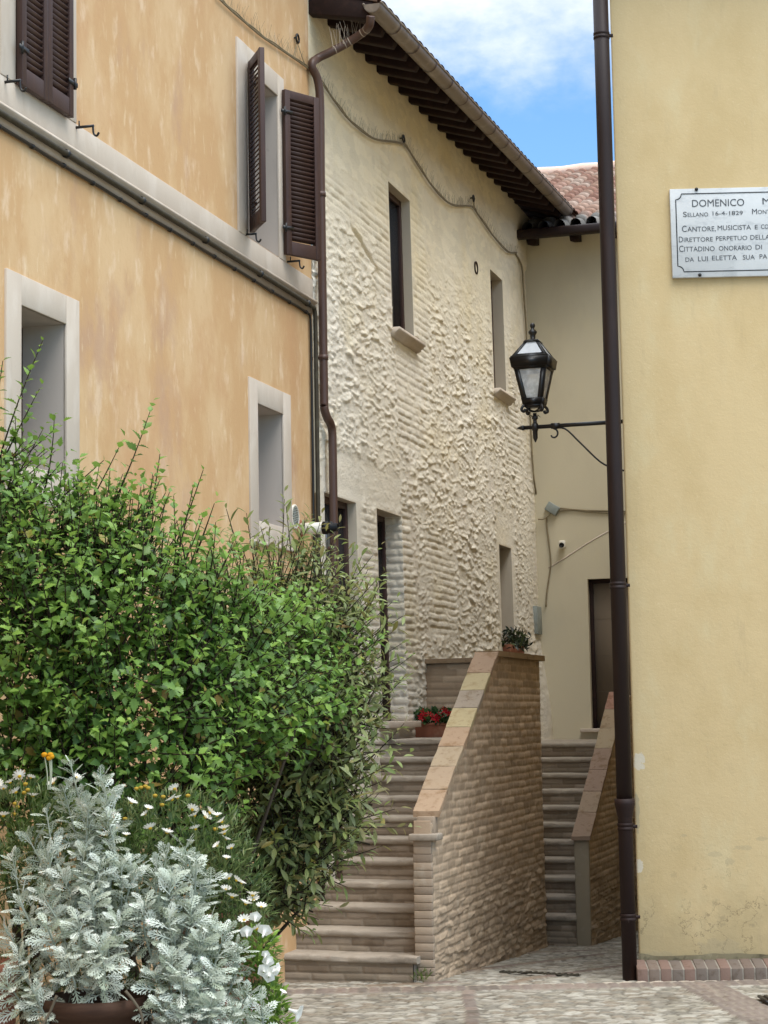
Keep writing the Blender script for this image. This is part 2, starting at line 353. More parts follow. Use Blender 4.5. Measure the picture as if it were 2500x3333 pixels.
Vg = np.stack([X, Y, zg(Y)+hh-.012], -1)
g = G(); g.grid(Vg, col=colr, flip=False); g.build('ground', 'cobbles', smooth=False, kind='structure')

# ------------------------------------------------------------------ ochre building
UC = .80                            # its street corner
OB = thing('ochre_building', 'ochre plastered house with brown louvred shutters and travertine window frames', 'building', FO.P(-4, 0, 0))
holes = {'w1': (-4.586, -3.99, 3.46, 4.376), 'w2': (-.61, -.01, 3.495, 4.399), 'u1': (-4.66, -4.0, 5.665, 7.0), 'u2': (-.77, -.05, 5.665, 6.99)}
def wall_with_holes(g, fa, us, zs, hl, w_=0.):
    us = sorted(set(us) | {h[i] for h in hl for i in (0, 1)}); zs = sorted(set(zs) | {h[i] for h in hl for i in (2, 3)})
    Ug, Zg = np.meshgrid(us, zs, indexing='ij')
    uc = (Ug[:-1, :-1]+Ug[1:, 1:])/2; zc = (Zg[:-1, :-1]+Zg[1:, 1:])/2
    mk = np.ones(uc.shape, bool)
    for h in hl: mk &= ~((uc > h[0]) & (uc < h[1]) & (zc > h[2]) & (zc < h[3]))
    g.grid(fa.P(Ug, Zg, w_), mk)
g = G(); wall_with_holes(g, FO, [-14, UC], [-.8, 8.9], list(holes.values()))
for (u0, u1, w0, w1) in ((-14, -14, 0, -9), (UC, UC, -9, 0)):      # side walls
    g.add([FO.P(u0, -.8, w0), FO.P(u0, -.8, w1), FO.P(u0, 8.9, w1), FO.P(u0, 8.9, w0)], [(0, 1, 2, 3)])
g.add([FO.P(-14, 8.9, 0), FO.P(UC, 8.9, 0), FO.P(UC, 8.9, -9), FO.P(-14, 8.9, -9)], [(0, 1, 2, 3)])
g.build('wall', 'ochre_plaster', OB)
g = G(); g.fbox(FO, -14, UC-.002, 5.47, 5.655, -.01, .012); g.build('stone_band', 'travertine', OB, bevel=.004)
g = G(); pr = [(.0, 5.472), (.05, 5.47), (.052, 5.452), (.035, 5.447), (.03, 5.43), (.018, 5.425), (.012, 5.36), (0, 5.36)]
V = []
for u in (-14, UC): V += [FO.P(u, z_, w__) for (w__, z_) in pr]
k = len(pr); g.add(V, [(i, (i+1) % k, k+(i+1) % k, k+i) for i in range(k)]+[tuple(range(k))[::-1], tuple(range(k, 2*k))])
g.build('string_course', 'travertine', OB)
g = G(); V = [FO.P(u, z_, w_) for u in (-14.3, UC+.25) for w_, z_ in ((.4, 8.86), (.4, 8.98), (-4.5, 10.6), (-9.4, 8.98), (-9.4, 8.86))]
g.add(V, [(0, 1, 6, 5), (1, 2, 7, 6), (2, 3, 8, 7), (3, 4, 9, 8), (4, 0, 5, 9), (0, 4, 3, 2, 1), (5, 6, 7, 8, 9)]); g.build('roof', 'dark_tile', OB)
def reveal(g, fa, h, dep, w0=0.):
    u0, u1, z0, z1 = h
    for (a, b) in (((u0, z0), (u0, z1)), ((u0, z1), (u1, z1)), ((u1, z1), (u1, z0)), ((u1, z0), (u0, z0))):
        g.add([fa.P(*a, w0), fa.P(*b, w0), fa.P(*b, -dep), fa.P(*a, -dep)], [(0, 1, 2, 3)])
def glazing(fa, h, dep, parent, fm='brown_paint', fr=.055, bars=1):
    u0, u1, z0, z1 = h; g = G(); a, b = -dep, -dep+.045
    g.fbox(fa, u0, u0+fr, z0, z1, a, b); g.fbox(fa, u1-fr, u1, z0, z1, a, b)
    g.fbox(fa, u0+fr, u1-fr, z0, z0+fr, a, b-.001); g.fbox(fa, u0+fr, u1-fr, z1-fr, z1, a, b-.001)
    um = (u0+u1)/2
    if bars: g.fbox(fa, um-.03, um+.03, z0+fr, z1-fr, a, b-.002)
    g.build('frame', fm, parent, bevel=.003)
    g = G(); g.fbox(fa, u0+fr*.5, u1-fr*.5, z0+fr*.5, z1-fr*.5, a+.012, a+.02); g.build('pane', 'glass_dark', parent)
def surround(g, fa, h, o, w1=.016, bot=True):
    u0, u1, z0, z1 = h; a0, a1, b0, b1 = o
    g.fbox(fa, a0, u0, b0, b1, -.01, w1); g.fbox(fa, u1, a1, b0, b1, -.01, w1)
    g.fbox(fa, u0, u1, z1, b1, -.01, w1-.0015)
    if bot: g.fbox(fa, u0, u1, b0, z0, -.01, w1-.0015)
for kx, out, dep, bot in (('w1', (-4.77, -3.81, 3.25, 4.552), .32, True), ('w2', (-.79, .17, 3.33, 4.578), .30, True),
                     ('u1', (-4.85, -3.845, 5.656, 7.2), .3, False), ('u2', (-.985, .10, 5.656, 7.17), .3, False)):
    g = G(); reveal(g, FO, holes[kx], dep, .002); wn = g.build('window', 'reveal_plaster', OB)
    g = G(); surround(g, FO, holes[kx], out, .016, bot); g.build('surround', 'travertine', wn, bevel=.004)
    glazing(FO, holes[kx], dep, wn)
g = G(); g.fbox(FO, -.8, .255, 3.315, 3.34, -.01, .03); g.build('window_ledge', 'travertine', OB, bevel=.004)
def shutter(hinge, ang, width, z0, z1, parent, flip=1, th=.04):
    """one louvred leaf hinged at (u,w); ang from the wall direction"""
    e = d3*math.cos(ang)+n3v*math.sin(ang); f = np.cross(e, up)*flip
    o = FO.P(hinge[0], 0, hinge[1]); L = width; g = G(); sw = .055
    def bar(a, b, c, d_, t0=0., t1=th): g.box(o+e*a+up*c+f*t0, e*(b-a), f*(t1-t0), up*(d_-c))
    bar(0, sw, z0, z1); bar(L-sw, L, z0, z1)
    bar(sw, L-sw, z0, z0+.11, .002, th-.002); bar(sw, L-sw, z1-.07, z1, .002, th-.002)
    leaf = g.build('shutter', 'brown_paint', parent, bevel=.003)
    g = G(); zz = z0+.125
    while zz < z1-.085:
        g.box(o+e*sw+up*zz+f*.004, e*(L-2*sw), f*.03+up*.028, up*.006-f*.004); zz += .037
    g.build('louvres', 'brown_paint', leaf)
    g = G()
    for zh in (z0+.2, z1-.2):
        g.box(o-e*.045+up*zh+f*(th), e*.12, f*.006, up*.028)
        g.tube([o-e*.01+up*(zh-.02)+f*(th+.004), o-e*.01+up*(zh+.05)+f*(th+.004)], .01, 8)
    g.build_each('hinge', 'black_iron', leaf, 2)
    return leaf
shutter((-4.672, .022), 0, .34, 5.642, 7.05, OB, 1); shutter((-3.985, .022), math.pi, .345, 5.645, 7.05, OB, -1)
shutter((-.775, .02), math.radians(146), .37, 5.69, 7.03, OB, -1)
shutter((.03, .02), math.radians(30), .37, 5.70, 7.06, OB, 1)
def stay(u, z_, L=.13, name='shutter_stay'):
    g = G(); g.tube([FO.P(u, z_, -.02), FO.P(u, z_, L)], .009, 8); g.tube([FO.P(u, z_+.04, L*.25), FO.P(u, z_, L*.25)], .005, 6)
    g.tube(spline([FO.P(u, z_, L-.006), FO.P(u, z_-.05, L), FO.P(u, z_-.065, L+.02), FO.P(u, z_-.045, L+.035)], 5), .007, 6)
    return g.build(name, 'black_iron', OB)
u, z_ = FO.uz(242, 416); stay(u, z_); u, z_ = FO.uz(10, 268); stay(u, z_, .11)
u, z_ = FO.uz(795, 764); stay(u, z_, .1); u, z_ = FO.uz(935, 852); stay(u, z_, .11)
# vent grille and boiler flue belong to the wall
u, z_ = FO.uz(958, 1682)
g = G(); g.lathe(FO.P(u, z_, -.01), [(.1, 0), (.1, .02), (.085, .026), (.082, .014)], 28, n3v); vg = g.build('vent_grille', 'plastic_white', OB)
g = G()
for q in np.arange(-.07, .071, .014):
    L = math.sqrt(max(.08**2-q*q, 0)); g.fbox(FO, u-L, u+L, z_+q-.003, z_+q+.003, .003, .013)
g.build('slats', 'plastic_grey', vg)
u, z_ = FO.uz(976, 1722)
g = G(); g.lathe(FO.P(u, z_, -.02), [(.075, 0), (.075, .028), (.052, .032)], 24, n3v, None); g.build('flue_collar', 'terracotta', OB)
g = G(); g.lathe(FO.P(u, z_, 0), [(.048, 0), (.048, .2)], 24, n3v); fl = g.build('flue_pipe', 'plastic_white', OB, smooth=False)
g = G(); g.lathe(FO.P(u, z_, .2), [(.052, 0), (.052, .035), (.046, .037), (.046, .05), (.05, .052), (.05, .075), (.034, .08), (.034, .125), (.026, .125), (.026, .06)], 22, n3v); g.build('flue_cap', 'plastic_black', fl)

# conduits under the string course, then down the corner
def conduit(name, label, pts, r, mat, clips=(), cat='cable', group=None, n=8):
    g = G(); g.tube(pts, r, n); o = thing(name, label, cat, pts[0], group)
    g.build('line', mat, o, smooth=True)
    if len(clips):
        g = G()
        for c, dr in clips: g.tube([c-np.asarray(dr)*.012, c+np.asarray(dr)*.012], r*1.45, 8)
        g.build_each('clip', 'black_iron', o)
    return o
def rnd(pts, n=6): return spline(pts, n)
p = [FO.P(u, 5.405, .045) for u in np.arange(-14, .70, .7)]+[FO.P(.715, 5.40, .045), FO.P(.745, 5.36, .045), FO.P(.75, 5.2, .045)]+[FO.P(.75, q, .045) for q in (4, 3, 2, .4)]
conduit('conduit', 'thick green-grey conduit under the stone band, turning down at the ochre corner', p, .019, 'conduit', [(FO.P(u, 5.405, .045), d3) for u in np.arange(-5.2, .7, 1.15)], 'conduit', n=10)
p = [FO.P(u, 5.338+.004*math.sin(u*5), .02) for u in np.arange(-14, .66, .35)]+[FO.P(.67, 5.335, .02), FO.P(.695, 5.3, .02)]+[FO.P(.70, q, .02) for q in (5.1, 4, 3, 2, .4)]
conduit('cable', 'thin black cable clipped to the ochre wall below the stone band', p, .011, 'black_iron', [(FO.P(u, 5.338, .02), d3) for u in np.arange(-5.3, .6, .42)], 'cable')
p = [FO.P(.785, q, .03) for q in (4.55, 4, 3, 2, .4)]
conduit('cable', 'pale cable between the conduits and the brown downpipe at the ochre corner', p, .009, 'cable_white', (), 'cable')
# brown downpipe of the stone house gutter, swan neck and jog
def sw(px, py, ww): u, z__ = FS.uz(px, py, ww); return FS.P(u, z__, ww)
top = [sw(1206, 52, .60), sw(1203, 80, .58), sw(1185, 103, .5), sw(1130, 140, .34), sw(1075, 170, .2), sw(1035, 190, .1), sw(1015, 215, .075)]
ud = .86
bw = G()
for k_ in range(9):
    q_ = sw(1085+k_*11, 158-k_*5.0, .3+.012*k_)
    for sg in (-1, 1): bw.tube([q_, q_+up*.17+d3*sg*.05+n3v*random.uniform(-.05, .05)], .0016, 3, caps=False)
low = [FO.P(ud, q, .075) for q in (7.3, 6.5, 5.6, 4.7)]+[FO.P(ud, 4.58, .075), FO.P(ud+.04, 4.50, .085), FO.P(ud+.11, 4.46, .09), FO.P(ud+.16, 4.40, .09), FO.P(ud+.17, 4.25, .09)]+[FO.P(ud+.17, q, .09) for q in (3.6, 2.6, 1.6, .6)]
DP = thing('downpipe', 'brown metal downpipe with swan neck at the joint of the ochre and stone houses', 'drainpipe', low[-1])
pts = spline(top+low, 7)
g = G(); g.tube(pts, .036, 14); g.build('pipe', 'brown_metal', DP, smooth=True); bw.build('bird_wires', 'cable_white', DP, kind='stuff')
g = G()
for q in (6.4, 5.0, 3.4):
    uu = ud if q > 4.5 else ud+.17; g.tube([FO.P(uu, q-.02, .075), FO.P(uu, q+.02, .075)], .042, 14)
    g.fbox(FO, uu-.012, uu+.012, q-.012, q+.012, -.03, .06)
g.build_each('bracket', 'brown_metal', DP, 2)
g = G()
for a_, b_ in ((12, .04), (15, .04), (20, .04), (22.5, .04), (26, .04)):
    i = int(a_); tg = pts[i+1]-pts[i]; tg /= np.linalg.norm(tg); g.tube([pts[i]-tg*.004, pts[i]+tg*.004], .0375, 14)
g.build_each('wire_tie', 'cable_white', DP)

# ------------------------------------------------------------------ stone house
SB = thing('stone_house', 'cream rubble stone house with deep dark eaves and narrow windows', 'building', FS.P(5, 0, 0))
UE = 10.35
sh = {'dL': (1.0, 1.92, 1.80, 3.88), 'wA': (3.30, 4.08, 5.70, 7.16), 'wB': (7.66, 8.31, 5.79, 7.235), 'door': (2.552, 3.40, 1.95, 3.895), 'lw': (7.613, 8.265, 2.72, 3.962)}
cab_z2 = [(0, 215), (130, 305), (190, 365), (260, 465), (330, 550), (430, 625), (545, 645), (580, 665), (640, 760), (720, 870), (790, 925), (870, 930), (900, 965), (960, 1050), (1030, 1130), (1075, 1140)]
cab_px = [(700, -10), (740, 28), (790, 72), (845, 118)]+[(900+a/1.3825, b/1.3825) for a, b in cab_z2]
cab_uz = np.array([FS.uz(a, b, .03) for a, b in cab_px])
us = merge_lines(np.arange(.80, UE+.001, .024), [h[i] for h in sh.values() for i in (0, 1)], .010)
zs = merge_lines(np.arange(1.6, 8.42, .0115), [h[i] for h in sh.values() for i in (2, 3)], .005)
zs = np.concatenate([[-.9, -.2, .5, 1.0, 1.3], zs])
U, Z = np.meshgrid(us, zs, indexing='ij')
def hole_dist(U, Z, h):
    dx = np.maximum(np.maximum(h[0]-U, U-h[1]), 0); dz = np.maximum(np.maximum(h[2]-Z, Z-h[3]), 0); return np.hypot(dx, dz)
zc = np.interp(U, cab_uz[:, 0], cab_uz[:, 1])
below = sst(zc-Z, .02, .09)
wU = U+.09*(fbm(U*4, Z*4, 1)-.5); wZ = Z+.07*(fbm(U*4, Z*4, 2)-.5)
def chunks(x, y, s, ed=.16):
    """angular stones: each cell a tilted facet"""
    f1, f2, idr, ox, oy = voro2(x, y, s); r1 = hsh(np.floor(idr*9973), np.floor(idr*7919), s)-.5; r2 = hsh(np.floor(idr*6133), np.floor(idr*4447), s+1)-.5
    return (.35+.75*idr+1.9*r1*ox+(1.1+2.2*r2)*oy)*np.clip((f2-f1)/ed, 0, 1), idr
wU2 = U+.16*(fbm(U*3, Z*3, 61)-.5)+.05*(fbm(U*13, Z*13, 62, 3)-.5); wZ2 = Z+.13*(fbm(U*3, Z*3, 63)-.5)+.04*(fbm(U*13, Z*13, 64, 3)-.5)
c1, idr = chunks(wU2/.26, wZ2/.085, 5, .13); c2, idg = chunks(wU2/.14+7, wZ2/.05, 9, .15)
sel = sst(fbm(U*1.6, Z*1.6, 65, 3), .38, .6)
rub = (1-sel)*.024*c1+sel*.020*c2+.010*c2*(1-sel)+.024*(fbm(U*6, Z*13, 12, 4)-.5)-.030*np.abs(fbm(U*5, Z*11, 19, 3)-.5)*2+.020*(fbm(U*17, Z*26, 13, 2)-.5)+.012
rub = .54*np.maximum(rub, .015+.016*(fbm(U*6, Z*6, 66, 3)-.5))
bh_, bid = bricks(U, Z, .31, .072, 6, .018, .008, .035)
brk_ = .011*bh_*(.55+.7*bid)+.006*(hsh(np.floor(Z/.072), np.floor(U*0), 3)-.5)+.010*(fbm(U*14, Z*16, 14, 3)-.5)
smooth_ = .012*(fbm(U*3, Z*3, 16, 4)-.5)
amt = sst(7.25-Z, .0, 1.3)*below                                  # thin skim of plaster high up
amt = amt*(1-.55*sst(U, 8.3, 9.6))
mb = np.maximum(sst(6.9-Z, 0, .3)*sst(Z-6.3, 0, .3), 0)*sst(3.4-U, 0, .5)
def patch(u0, u1, z0, z1, s=.12): return sst(U, u0, u0+s)*sst(u1-U, 0, s)*sst(Z, z0, z0+s)*sst(z1-Z, 0, s)
mb = np.maximum.reduce([mb, patch(4.0, 4.7, 5.6, 7.4), patch(2.7, 3.4, 5.9, 7.6), patch(3.3, 4.6, 4.55, 5.75), patch(2.0, 2.62, 1.5, 3.95, .06), patch(3.38, 3.78, 1.5, 4.0, .05), patch(4.2, 5.5, 2.75, 3.85), patch(8.2, 9.0, 4.9, 5.8)])
mb = np.clip(mb*(2.1-2.3*fbm(U*1.9, Z*2.4, 77)), 0, 1)
amtb = np.clip(amt+.45*mb*below, 0, 1)
h_ = smooth_+(1-mb)*amt*rub+mb*amtb*brk_
# plaster ledge below the cable line, an eroded joint, flat margins, spread foot at the far corner
h_ = h_+.022*(1-below)
h_ = h_-.03*sst(.035-np.abs(Z-(6.35-.28*(U-2.2))), 0, .03)*sst(U, 1.9, 2.2)*sst(3.1-U, 0, .3)
for kx, wd in (('wA', .03), ('wB', .06), ('dL', .16), ('lw', .14), ('door', .012)):
    dd = hole_dist(U, Z, sh[kx]); k_ = 1-sst(dd+.05*(fbm(U*5, Z*5, 88)-.5), wd*.6, wd*1.6+.01); h_ = h_*(1-k_)+k_*.012*.5
    h_ = np.where(dd < .004, .004, h_)
lint = patch(1.0, 3.4, 3.88, 4.35, .1); h_ = h_*(1-.8*lint)
lint = patch(7.4, 8.5, 3.95, 4.45, .15); h_ = h_*(1-.7*lint)
foot = sst(3.2-Z, 0, 1.5)*sst(U, 8.9, 9.6); h_ = h_*(1-.7*foot)+.13*foot
uc = (U[:-1, :-1]+U[1:, 1:])/2; zcc = (Z[:-1, :-1]+Z[1:, 1:])/2; mk = np.ones(uc.shape, bool)
for h in sh.values(): mk &= ~((uc > h[0]) & (uc < h[1]) & (zcc > h[2]) & (zcc < h[3]))
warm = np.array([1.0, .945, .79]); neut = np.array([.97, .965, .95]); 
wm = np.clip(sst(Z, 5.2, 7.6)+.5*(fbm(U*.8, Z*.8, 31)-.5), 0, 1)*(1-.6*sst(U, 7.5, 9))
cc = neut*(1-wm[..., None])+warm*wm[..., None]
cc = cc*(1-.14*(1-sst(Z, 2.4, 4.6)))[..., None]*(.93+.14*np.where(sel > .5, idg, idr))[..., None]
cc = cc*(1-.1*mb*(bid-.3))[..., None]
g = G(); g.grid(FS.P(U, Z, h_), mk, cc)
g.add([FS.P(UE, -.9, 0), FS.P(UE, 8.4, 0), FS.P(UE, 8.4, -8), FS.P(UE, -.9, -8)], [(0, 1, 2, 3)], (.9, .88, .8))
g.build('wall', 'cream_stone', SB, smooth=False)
def moulded_sill(fa, u0, u1, z_, parent, w1=.1):
    pr = [(-.1, 0), (w1, 0), (w1, -.03), (w1-.018, -.036), (w1-.022, -.052), (w1-.045, -.06), (w1-.05, -.078), (.02, -.09), (-.1, -.09)]
    V = []; k = len(pr)
    for u in (u0, u1): V += [fa.P(u, z_+dz, w__) for w__, dz in pr]
    g = G(); g.add(V, [(i, (i+1) % k, k+(i+1) % k, k+i) for i in range(k)]+[tuple(range(k))[::-1], tuple(range(k, 2*k))])
    g.build('sill', 'travertine', parent)
for kx, dep, sill in (('wA', .13, 1), ('wB', .17, 1), ('lw', .2, 0), ('dL', .12, 0)):
    g = G(); reveal(g, FS, sh[kx], dep, .005); wn = g.build('window', 'pale_plaster', SB)
    glazing(FS, sh[kx], dep, wn, fr=.06, bars=0)
    if sill: moulded_sill(FS, sh[kx][0]-.09, sh[kx][1]+.09, sh[kx][2]+.005, wn)
u_, z_ = FS.uz(1548, 872, .0)
g = G(); g.lathe(FS.P(u_, z_, -.03), [(.075, 0), (.075, .045), (.06, .046), (.058, .02), (.001, .02)], 20, n3v); g.build('vent_hole', 'soil', SB)
# the brick framed door: jamb of bricks
h = sh['door']; DR = G(); dep = .2
V = [FS.P(h[0], h[3], .01), FS.P(h[1], h[3], .01), FS.P(h[1], h[3], -dep), FS.P(h[0], h[3], -dep)]; DR.add(V, [(0, 1, 2, 3)])
DR.add([FS.P(h[0], h[2], .01), FS.P(h[0], h[3], .01), FS.P(h[0], h[3], -dep), FS.P(h[0], h[2], -dep)], [(0, 1, 2, 3)])
dr = DR.build('door', 'pale_plaster', SB)
A, B = np.meshgrid(np.linspace(0, dep+.012, 16), np.arange(h[2], h[3]+.001, .0115), indexing='ij')
bm_, bi_ = bricks(A+.33, B, .27, .075, 6, .02, .012)
hv = .014*bm_+.006*(fbm(A*14, B*14, 4, 3)-.5); hv[0] = .004
g = G(); g.grid(FS.P(h[1]-hv, B, .012-A), None, np.stack([.93-.1*bi_]*3, -1)*np.array([1, .97, .92])); g.build('brick_jamb', 'cream_stone', dr, smooth=True)
glazing(FS, h, dep, dr, fr=.05, bars=0)
g = G(); g.fbox(FS, h[0]-.12, h[1]+.15, h[2]-.06, h[2], -.18, .1); g.build('threshold', 'travertine', dr, bevel=.006)
# eaves: rafters, boards, tiles, gutter
EV = lambda u: 8.0+.0415*(u-.84)                                     # gutter lip height
def RP(u, w_, dz=0.): return FO.P(u, EV(u)+.205-.30*(w_+.02)+dz, w_)   # roof underside plane
RF = G()
uu = np.arange(.86, UE+.6, .035); ww = np.array([.60, .56, .3, 0, -.6, -2, -4.2])
UU, WW = np.meshgrid(uu, ww, indexing='ij')
RF.grid(np.stack([RP(UU[:, j], ww[j], .055+.018*np.abs(np.sin(UU[:, j]*math.pi/.2))) for j in range(len(ww))], 1))
RF.grid(np.stack([RP(UU[:, j], ww[j], .004) for j in range(len(ww))], 1), flip=True)
RF.add([RP(.86, .6, .004), RP(.86, .6, .07), RP(.86, -4.2, .07), RP(.86, -4.2, .004)], [(0, 1, 2, 3)])
roof = RF.build('roof', 'dark_tile', SB)
for i in range(25):
    u = 1.02+.385*i
    if u > UE-.2: break
    g = G(); wd = .11
    V = [RP(u+a, b, c) for a, b, c in ((0, -.1, -.15), (wd, -.1, -.15), (wd, -.1, .0), (0, -.1, .0), (0, .46, -.15), (wd, .46, -.15), (wd, .53, .0), (0, .53, .0))]
    g.add(V, [(0, 3, 2, 1), (4, 5, 6, 7), (0, 1, 5, 4), (1, 2, 6, 5), (2, 3, 7, 6), (3, 0, 4, 7)])
    g.build('rafter', 'dark_wood', roof, bevel=.012)
g = G(); V = [RP(.87, -.1, -.22), RP(1.0, -.1, -.22), RP(1.0, -.1, 0), RP(.87, -.1, 0), RP(.87, .5, -.16), RP(1.0, .5, -.16), RP(1.0, .56, 0), RP(.87, .56, 0)]
g.add(V, [(0, 3, 2, 1), (4, 5, 6, 7), (0, 1, 5, 4), (1, 2, 6, 5), (2, 3, 7, 6), (3, 0, 4, 7)]); g.build('verge_board', 'dark_wood', roof, bevel=.01)
g = G()                                                              # scalloped tile noses hanging between the rafters
for w__, dz in ((.50, -.03), (.53, -.005)):
    uu = np.arange(.9, UE, .03)
    g.tube(np.stack([RP(u, w__, dz+.028*math.sin(u*2*math.pi/.385)) for u in uu]), .012, 5)
g.build('tile_edge', 'conduit', roof)
gut = G(); gr = .078; an = np.linspace(0, math.pi, 13); us_ = np.arange(.83, 9.56, .62); us_ = np.append(us_, 9.56)
for R_, fl_ in ((gr, False), (gr-.005, True)):
    Vg = np.stack([np.stack([FO.P(u, EV(u)-R_*math.sin(a), .595-gr-.0+.0-R_*math.cos(a)+gr*.6) for a in an]) for u in us_])
    gut.grid(Vg, flip=fl_)
GO = .595-gr+gr*.6
g_ = gut.build('gutter', 'gutter_metal', roof, smooth=True)
g = G()
for u in (.833, 9.555): g.add([FO.P(u, EV(u)-gr*math.sin(a), GO-gr*math.cos(a)) for a in an], [tuple(range(13))])
g.build_each('end_cap', 'gutter_metal', g_)
g = G()
for sgn in (1, -1): g.tube([FO.P(u, EV(u)+.004, GO+sgn*gr) for u in (.83, 9.56)], .011, 8)
g.build_each('rolled_lip', 'gutter_metal', g_, smooth=True)
g = G()
for u in us_[1:-1]:
    Vg = np.stack([np.stack([FO.P(u+du, EV(u)-(gr+.006)*math.sin(a), GO-(gr+.006)*math.cos(a)) for a in an]) for du in (-.012, .012)]); g.grid(Vg)
g.build_each('seam_band', 'brown_metal', g_)

# ------------------------------------------------------------------ far house across the end
UFW = 9.75
class Cross:                        # wall square to the street: w across, z up, o toward the camera
    def __init__(s, u): s.u = u
    def P(s, w_, z_, o=0.): return FO.P(s.u-np.asarray(o, float), z_, w_)
FC = Cross(UFW)
FH = thing('far_house', 'plain yellow house closing the lane with pink tiled roof and taupe door', 'building', FC.P(1.5, 0, 0))
hd = (.66, 1.62, 1.80, 3.665)
g = G(); wall_with_holes(g, FC, [-.9, 7], [-1, 8.15], [hd])
g.add([FC.P(7, -1, 0), FC.P(7, 8.15, 0), FC.P(7, 8.15, -6), FC.P(7, -1, -6)], [(0, 1, 2, 3)])
g.build('wall', 'far_plaster', FH)
g = G(); reveal(g, FC, hd, .14, .002); d0 = g.build('door', 'far_plaster', FH)
g = G(); g.fbox(FC, hd[0], hd[0]+.05, hd[2], hd[3], -.14, -.09); g.fbox(FC, hd[0]+.05, hd[1], hd[3]-.05, hd[3], -.14, -.091); g.build('frame', 'dark_wood', d0, bevel=.003)
g = G()
g.fbox(FC, hd[0]+.045, hd[1], hd[2], hd[3]-.045, -.139, -.120)
for j in range(1, 4): g.fbox(FC, hd[0]+.051, hd[1]-.002, hd[2]+.455*j-.003, hd[2]+.455*j+.003, -.1195, -.1185)
g.build('panel', 'door_taupe', d0)
g = G(); g.fbox(FC, hd[0]-.13, hd[1]+.13, hd[2]-.045, hd[2], -.14, .09); g.build('threshold', 'travertine', d0, bevel=.005)
u_, z_ = far_wz(1690, 762, UFW-.42); ZE = 8.02
# tiled roof: rows of half round tiles
ca = np.arange(-1.4, 5.0, .02); sa = np.arange(-.46, 6.6, .022)
CA, SA = np.meshgrid(ca, sa, indexing='ij'); tw = .205
row = np.floor((SA+.46)/.34); fr_ = (SA+.46)/.34-row; colm = np.floor(CA/tw+.02*hsh(row, row*0+3, 5)); fc_ = CA/tw-colm
ridge = np.sqrt(np.clip(1-((fc_-.5)/.36)**2, 0, 1)); cov = ridge > .02
hgt = np.where(cov, .08*ridge+.045*(1-fr_)+.012*(hsh(colm, row, 3)-.5), .012*(1-np.cos((fc_-.0)*2*math.pi))*0-.01)
PHI = math.radians(21)
px_ = FO.P(UFW+SA*math.cos(PHI)-hgt*math.sin(PHI), ZE+.21+(SA)*math.sin(PHI)+hgt*math.cos(PHI), CA)
tp = np.array([lin(c) for c in ('#c9a493', '#b98f7d', '#d3b5a3', '#c2a08c', '#ab8473', '#d8c3b4')])
tcx = tp[(hsh(colm, row, 8)*5.99).astype(int)]*np.array([.5, .46, .43])
old = sst(.55-SA, 0, .7)*sst(1.1-CA, -.3, .6)+sst(.05-SA, 0, .1)*.5; old = np.clip(old, 0, 1)[..., None]
tcx = tcx*(1-old)+old*np.array(lin('#77746f'))*(.7+.5*hsh(colm, row, 9))[..., None]
tcx = np.where(cov[..., None], tcx, tcx*.3)*np.where(fr_ > .9, .55, 1)[..., None]  # shade in the tile gaps and at row overlaps, put into the colour
g = G(); g.grid(px_, None, tcx)
g.grid(FO.P(UFW+SA*math.cos(PHI), ZE+.15+SA*math.sin(PHI), CA)[::40, ::40], flip=True)
fr = g.build('roof', 'roof_tile', FH, smooth=False)
g = G(); rid = [FO.P(UFW+6.6*math.cos(PHI), ZE+.26+6.6*math.sin(PHI)+.02*(j % 2), q) for j, q in enumerate(np.arange(-1.4, 5, .36))]
g.tube(rid, .11, 10, col=tp[2]); g.build('ridge_tiles', 'roof_tile', fr)
g = G()
g.fbox(FC, -.14, 5, ZE-.06, ZE+.055, .42, .56); g.build('gutter', 'dark_pipe', fr, bevel=.025)
for q in (.07, .62, 1.17, 1.72, 2.3):
    g = G(); V = [FC.P(a, b, c) for a, b, c in ((q, ZE-.04, 0), (q+.09, ZE-.04, 0), (q+.09, ZE+.05, 0), (q, ZE+.05, 0), (q+.012, ZE-.11, .38), (q+.078, ZE-.11, .38), (q+.09, ZE-.03, .40), (q, ZE-.03, .40))]
    g.add(V, [(0, 1, 2, 3), (5, 4, 7, 6), (0, 4, 5, 1), (1, 5, 6, 2), (2, 6, 7, 3), (3, 7, 4, 0)]); g.build('rafter_end', 'dark_wood', fr)
# plaster scar on the wall, eyelet
pts = [far_wz(a, b, UFW) for a, b in ((1785, 1848), (1830, 1822), (1870, 1796), (1910, 1770), (1965, 1738), (2040, 1700))]
g = G(); g.tube(spline([FC.P(a, b, -.004) for a, b in pts], 5), .012, 6); g.build('plaster_scar', 'travertine', FH)

# ------------------------------------------------------------------ cables on the stone house
CB = thing('cable', 'sagging cable bristling with bird wires across the upper walls below the eaves', 'cable', FS.P(1, 7.6, 0))
cp3 = [FS.P(u, z_, .045) for u, z_ in cab_uz]
cc3 = spline(cp3, 6)
g = G(); g.tube(cc3, .008, 6); g.tube(cc3+np.array([.006, -.003, .009])+.003*np.sin(np.arange(len(cc3))*.9)[:, None]+0, .0045, 5); g.build('line', 'cable_dark', CB, smooth=True)
g = G(); dens = []
for i in range(len(cc3)-1):
    nseg = max(1, int(np.linalg.norm(cc3[i+1]-cc3[i])/.021))
    dens += [cc3[i]+(cc3[i+1]-cc3[i])*j/nseg for j in range(nseg)]
for q in dens:
    a = random.uniform(-.4, .4); v_ = up*math.cos(a)+d3*math.sin(a)+n3v*random.uniform(-.25, .5)
    g.tube([q, q+v_*random.uniform(.07, .12)], .0009, 3, caps=False)
g.build('bird_wires', 'wire', CB, kind='stuff')
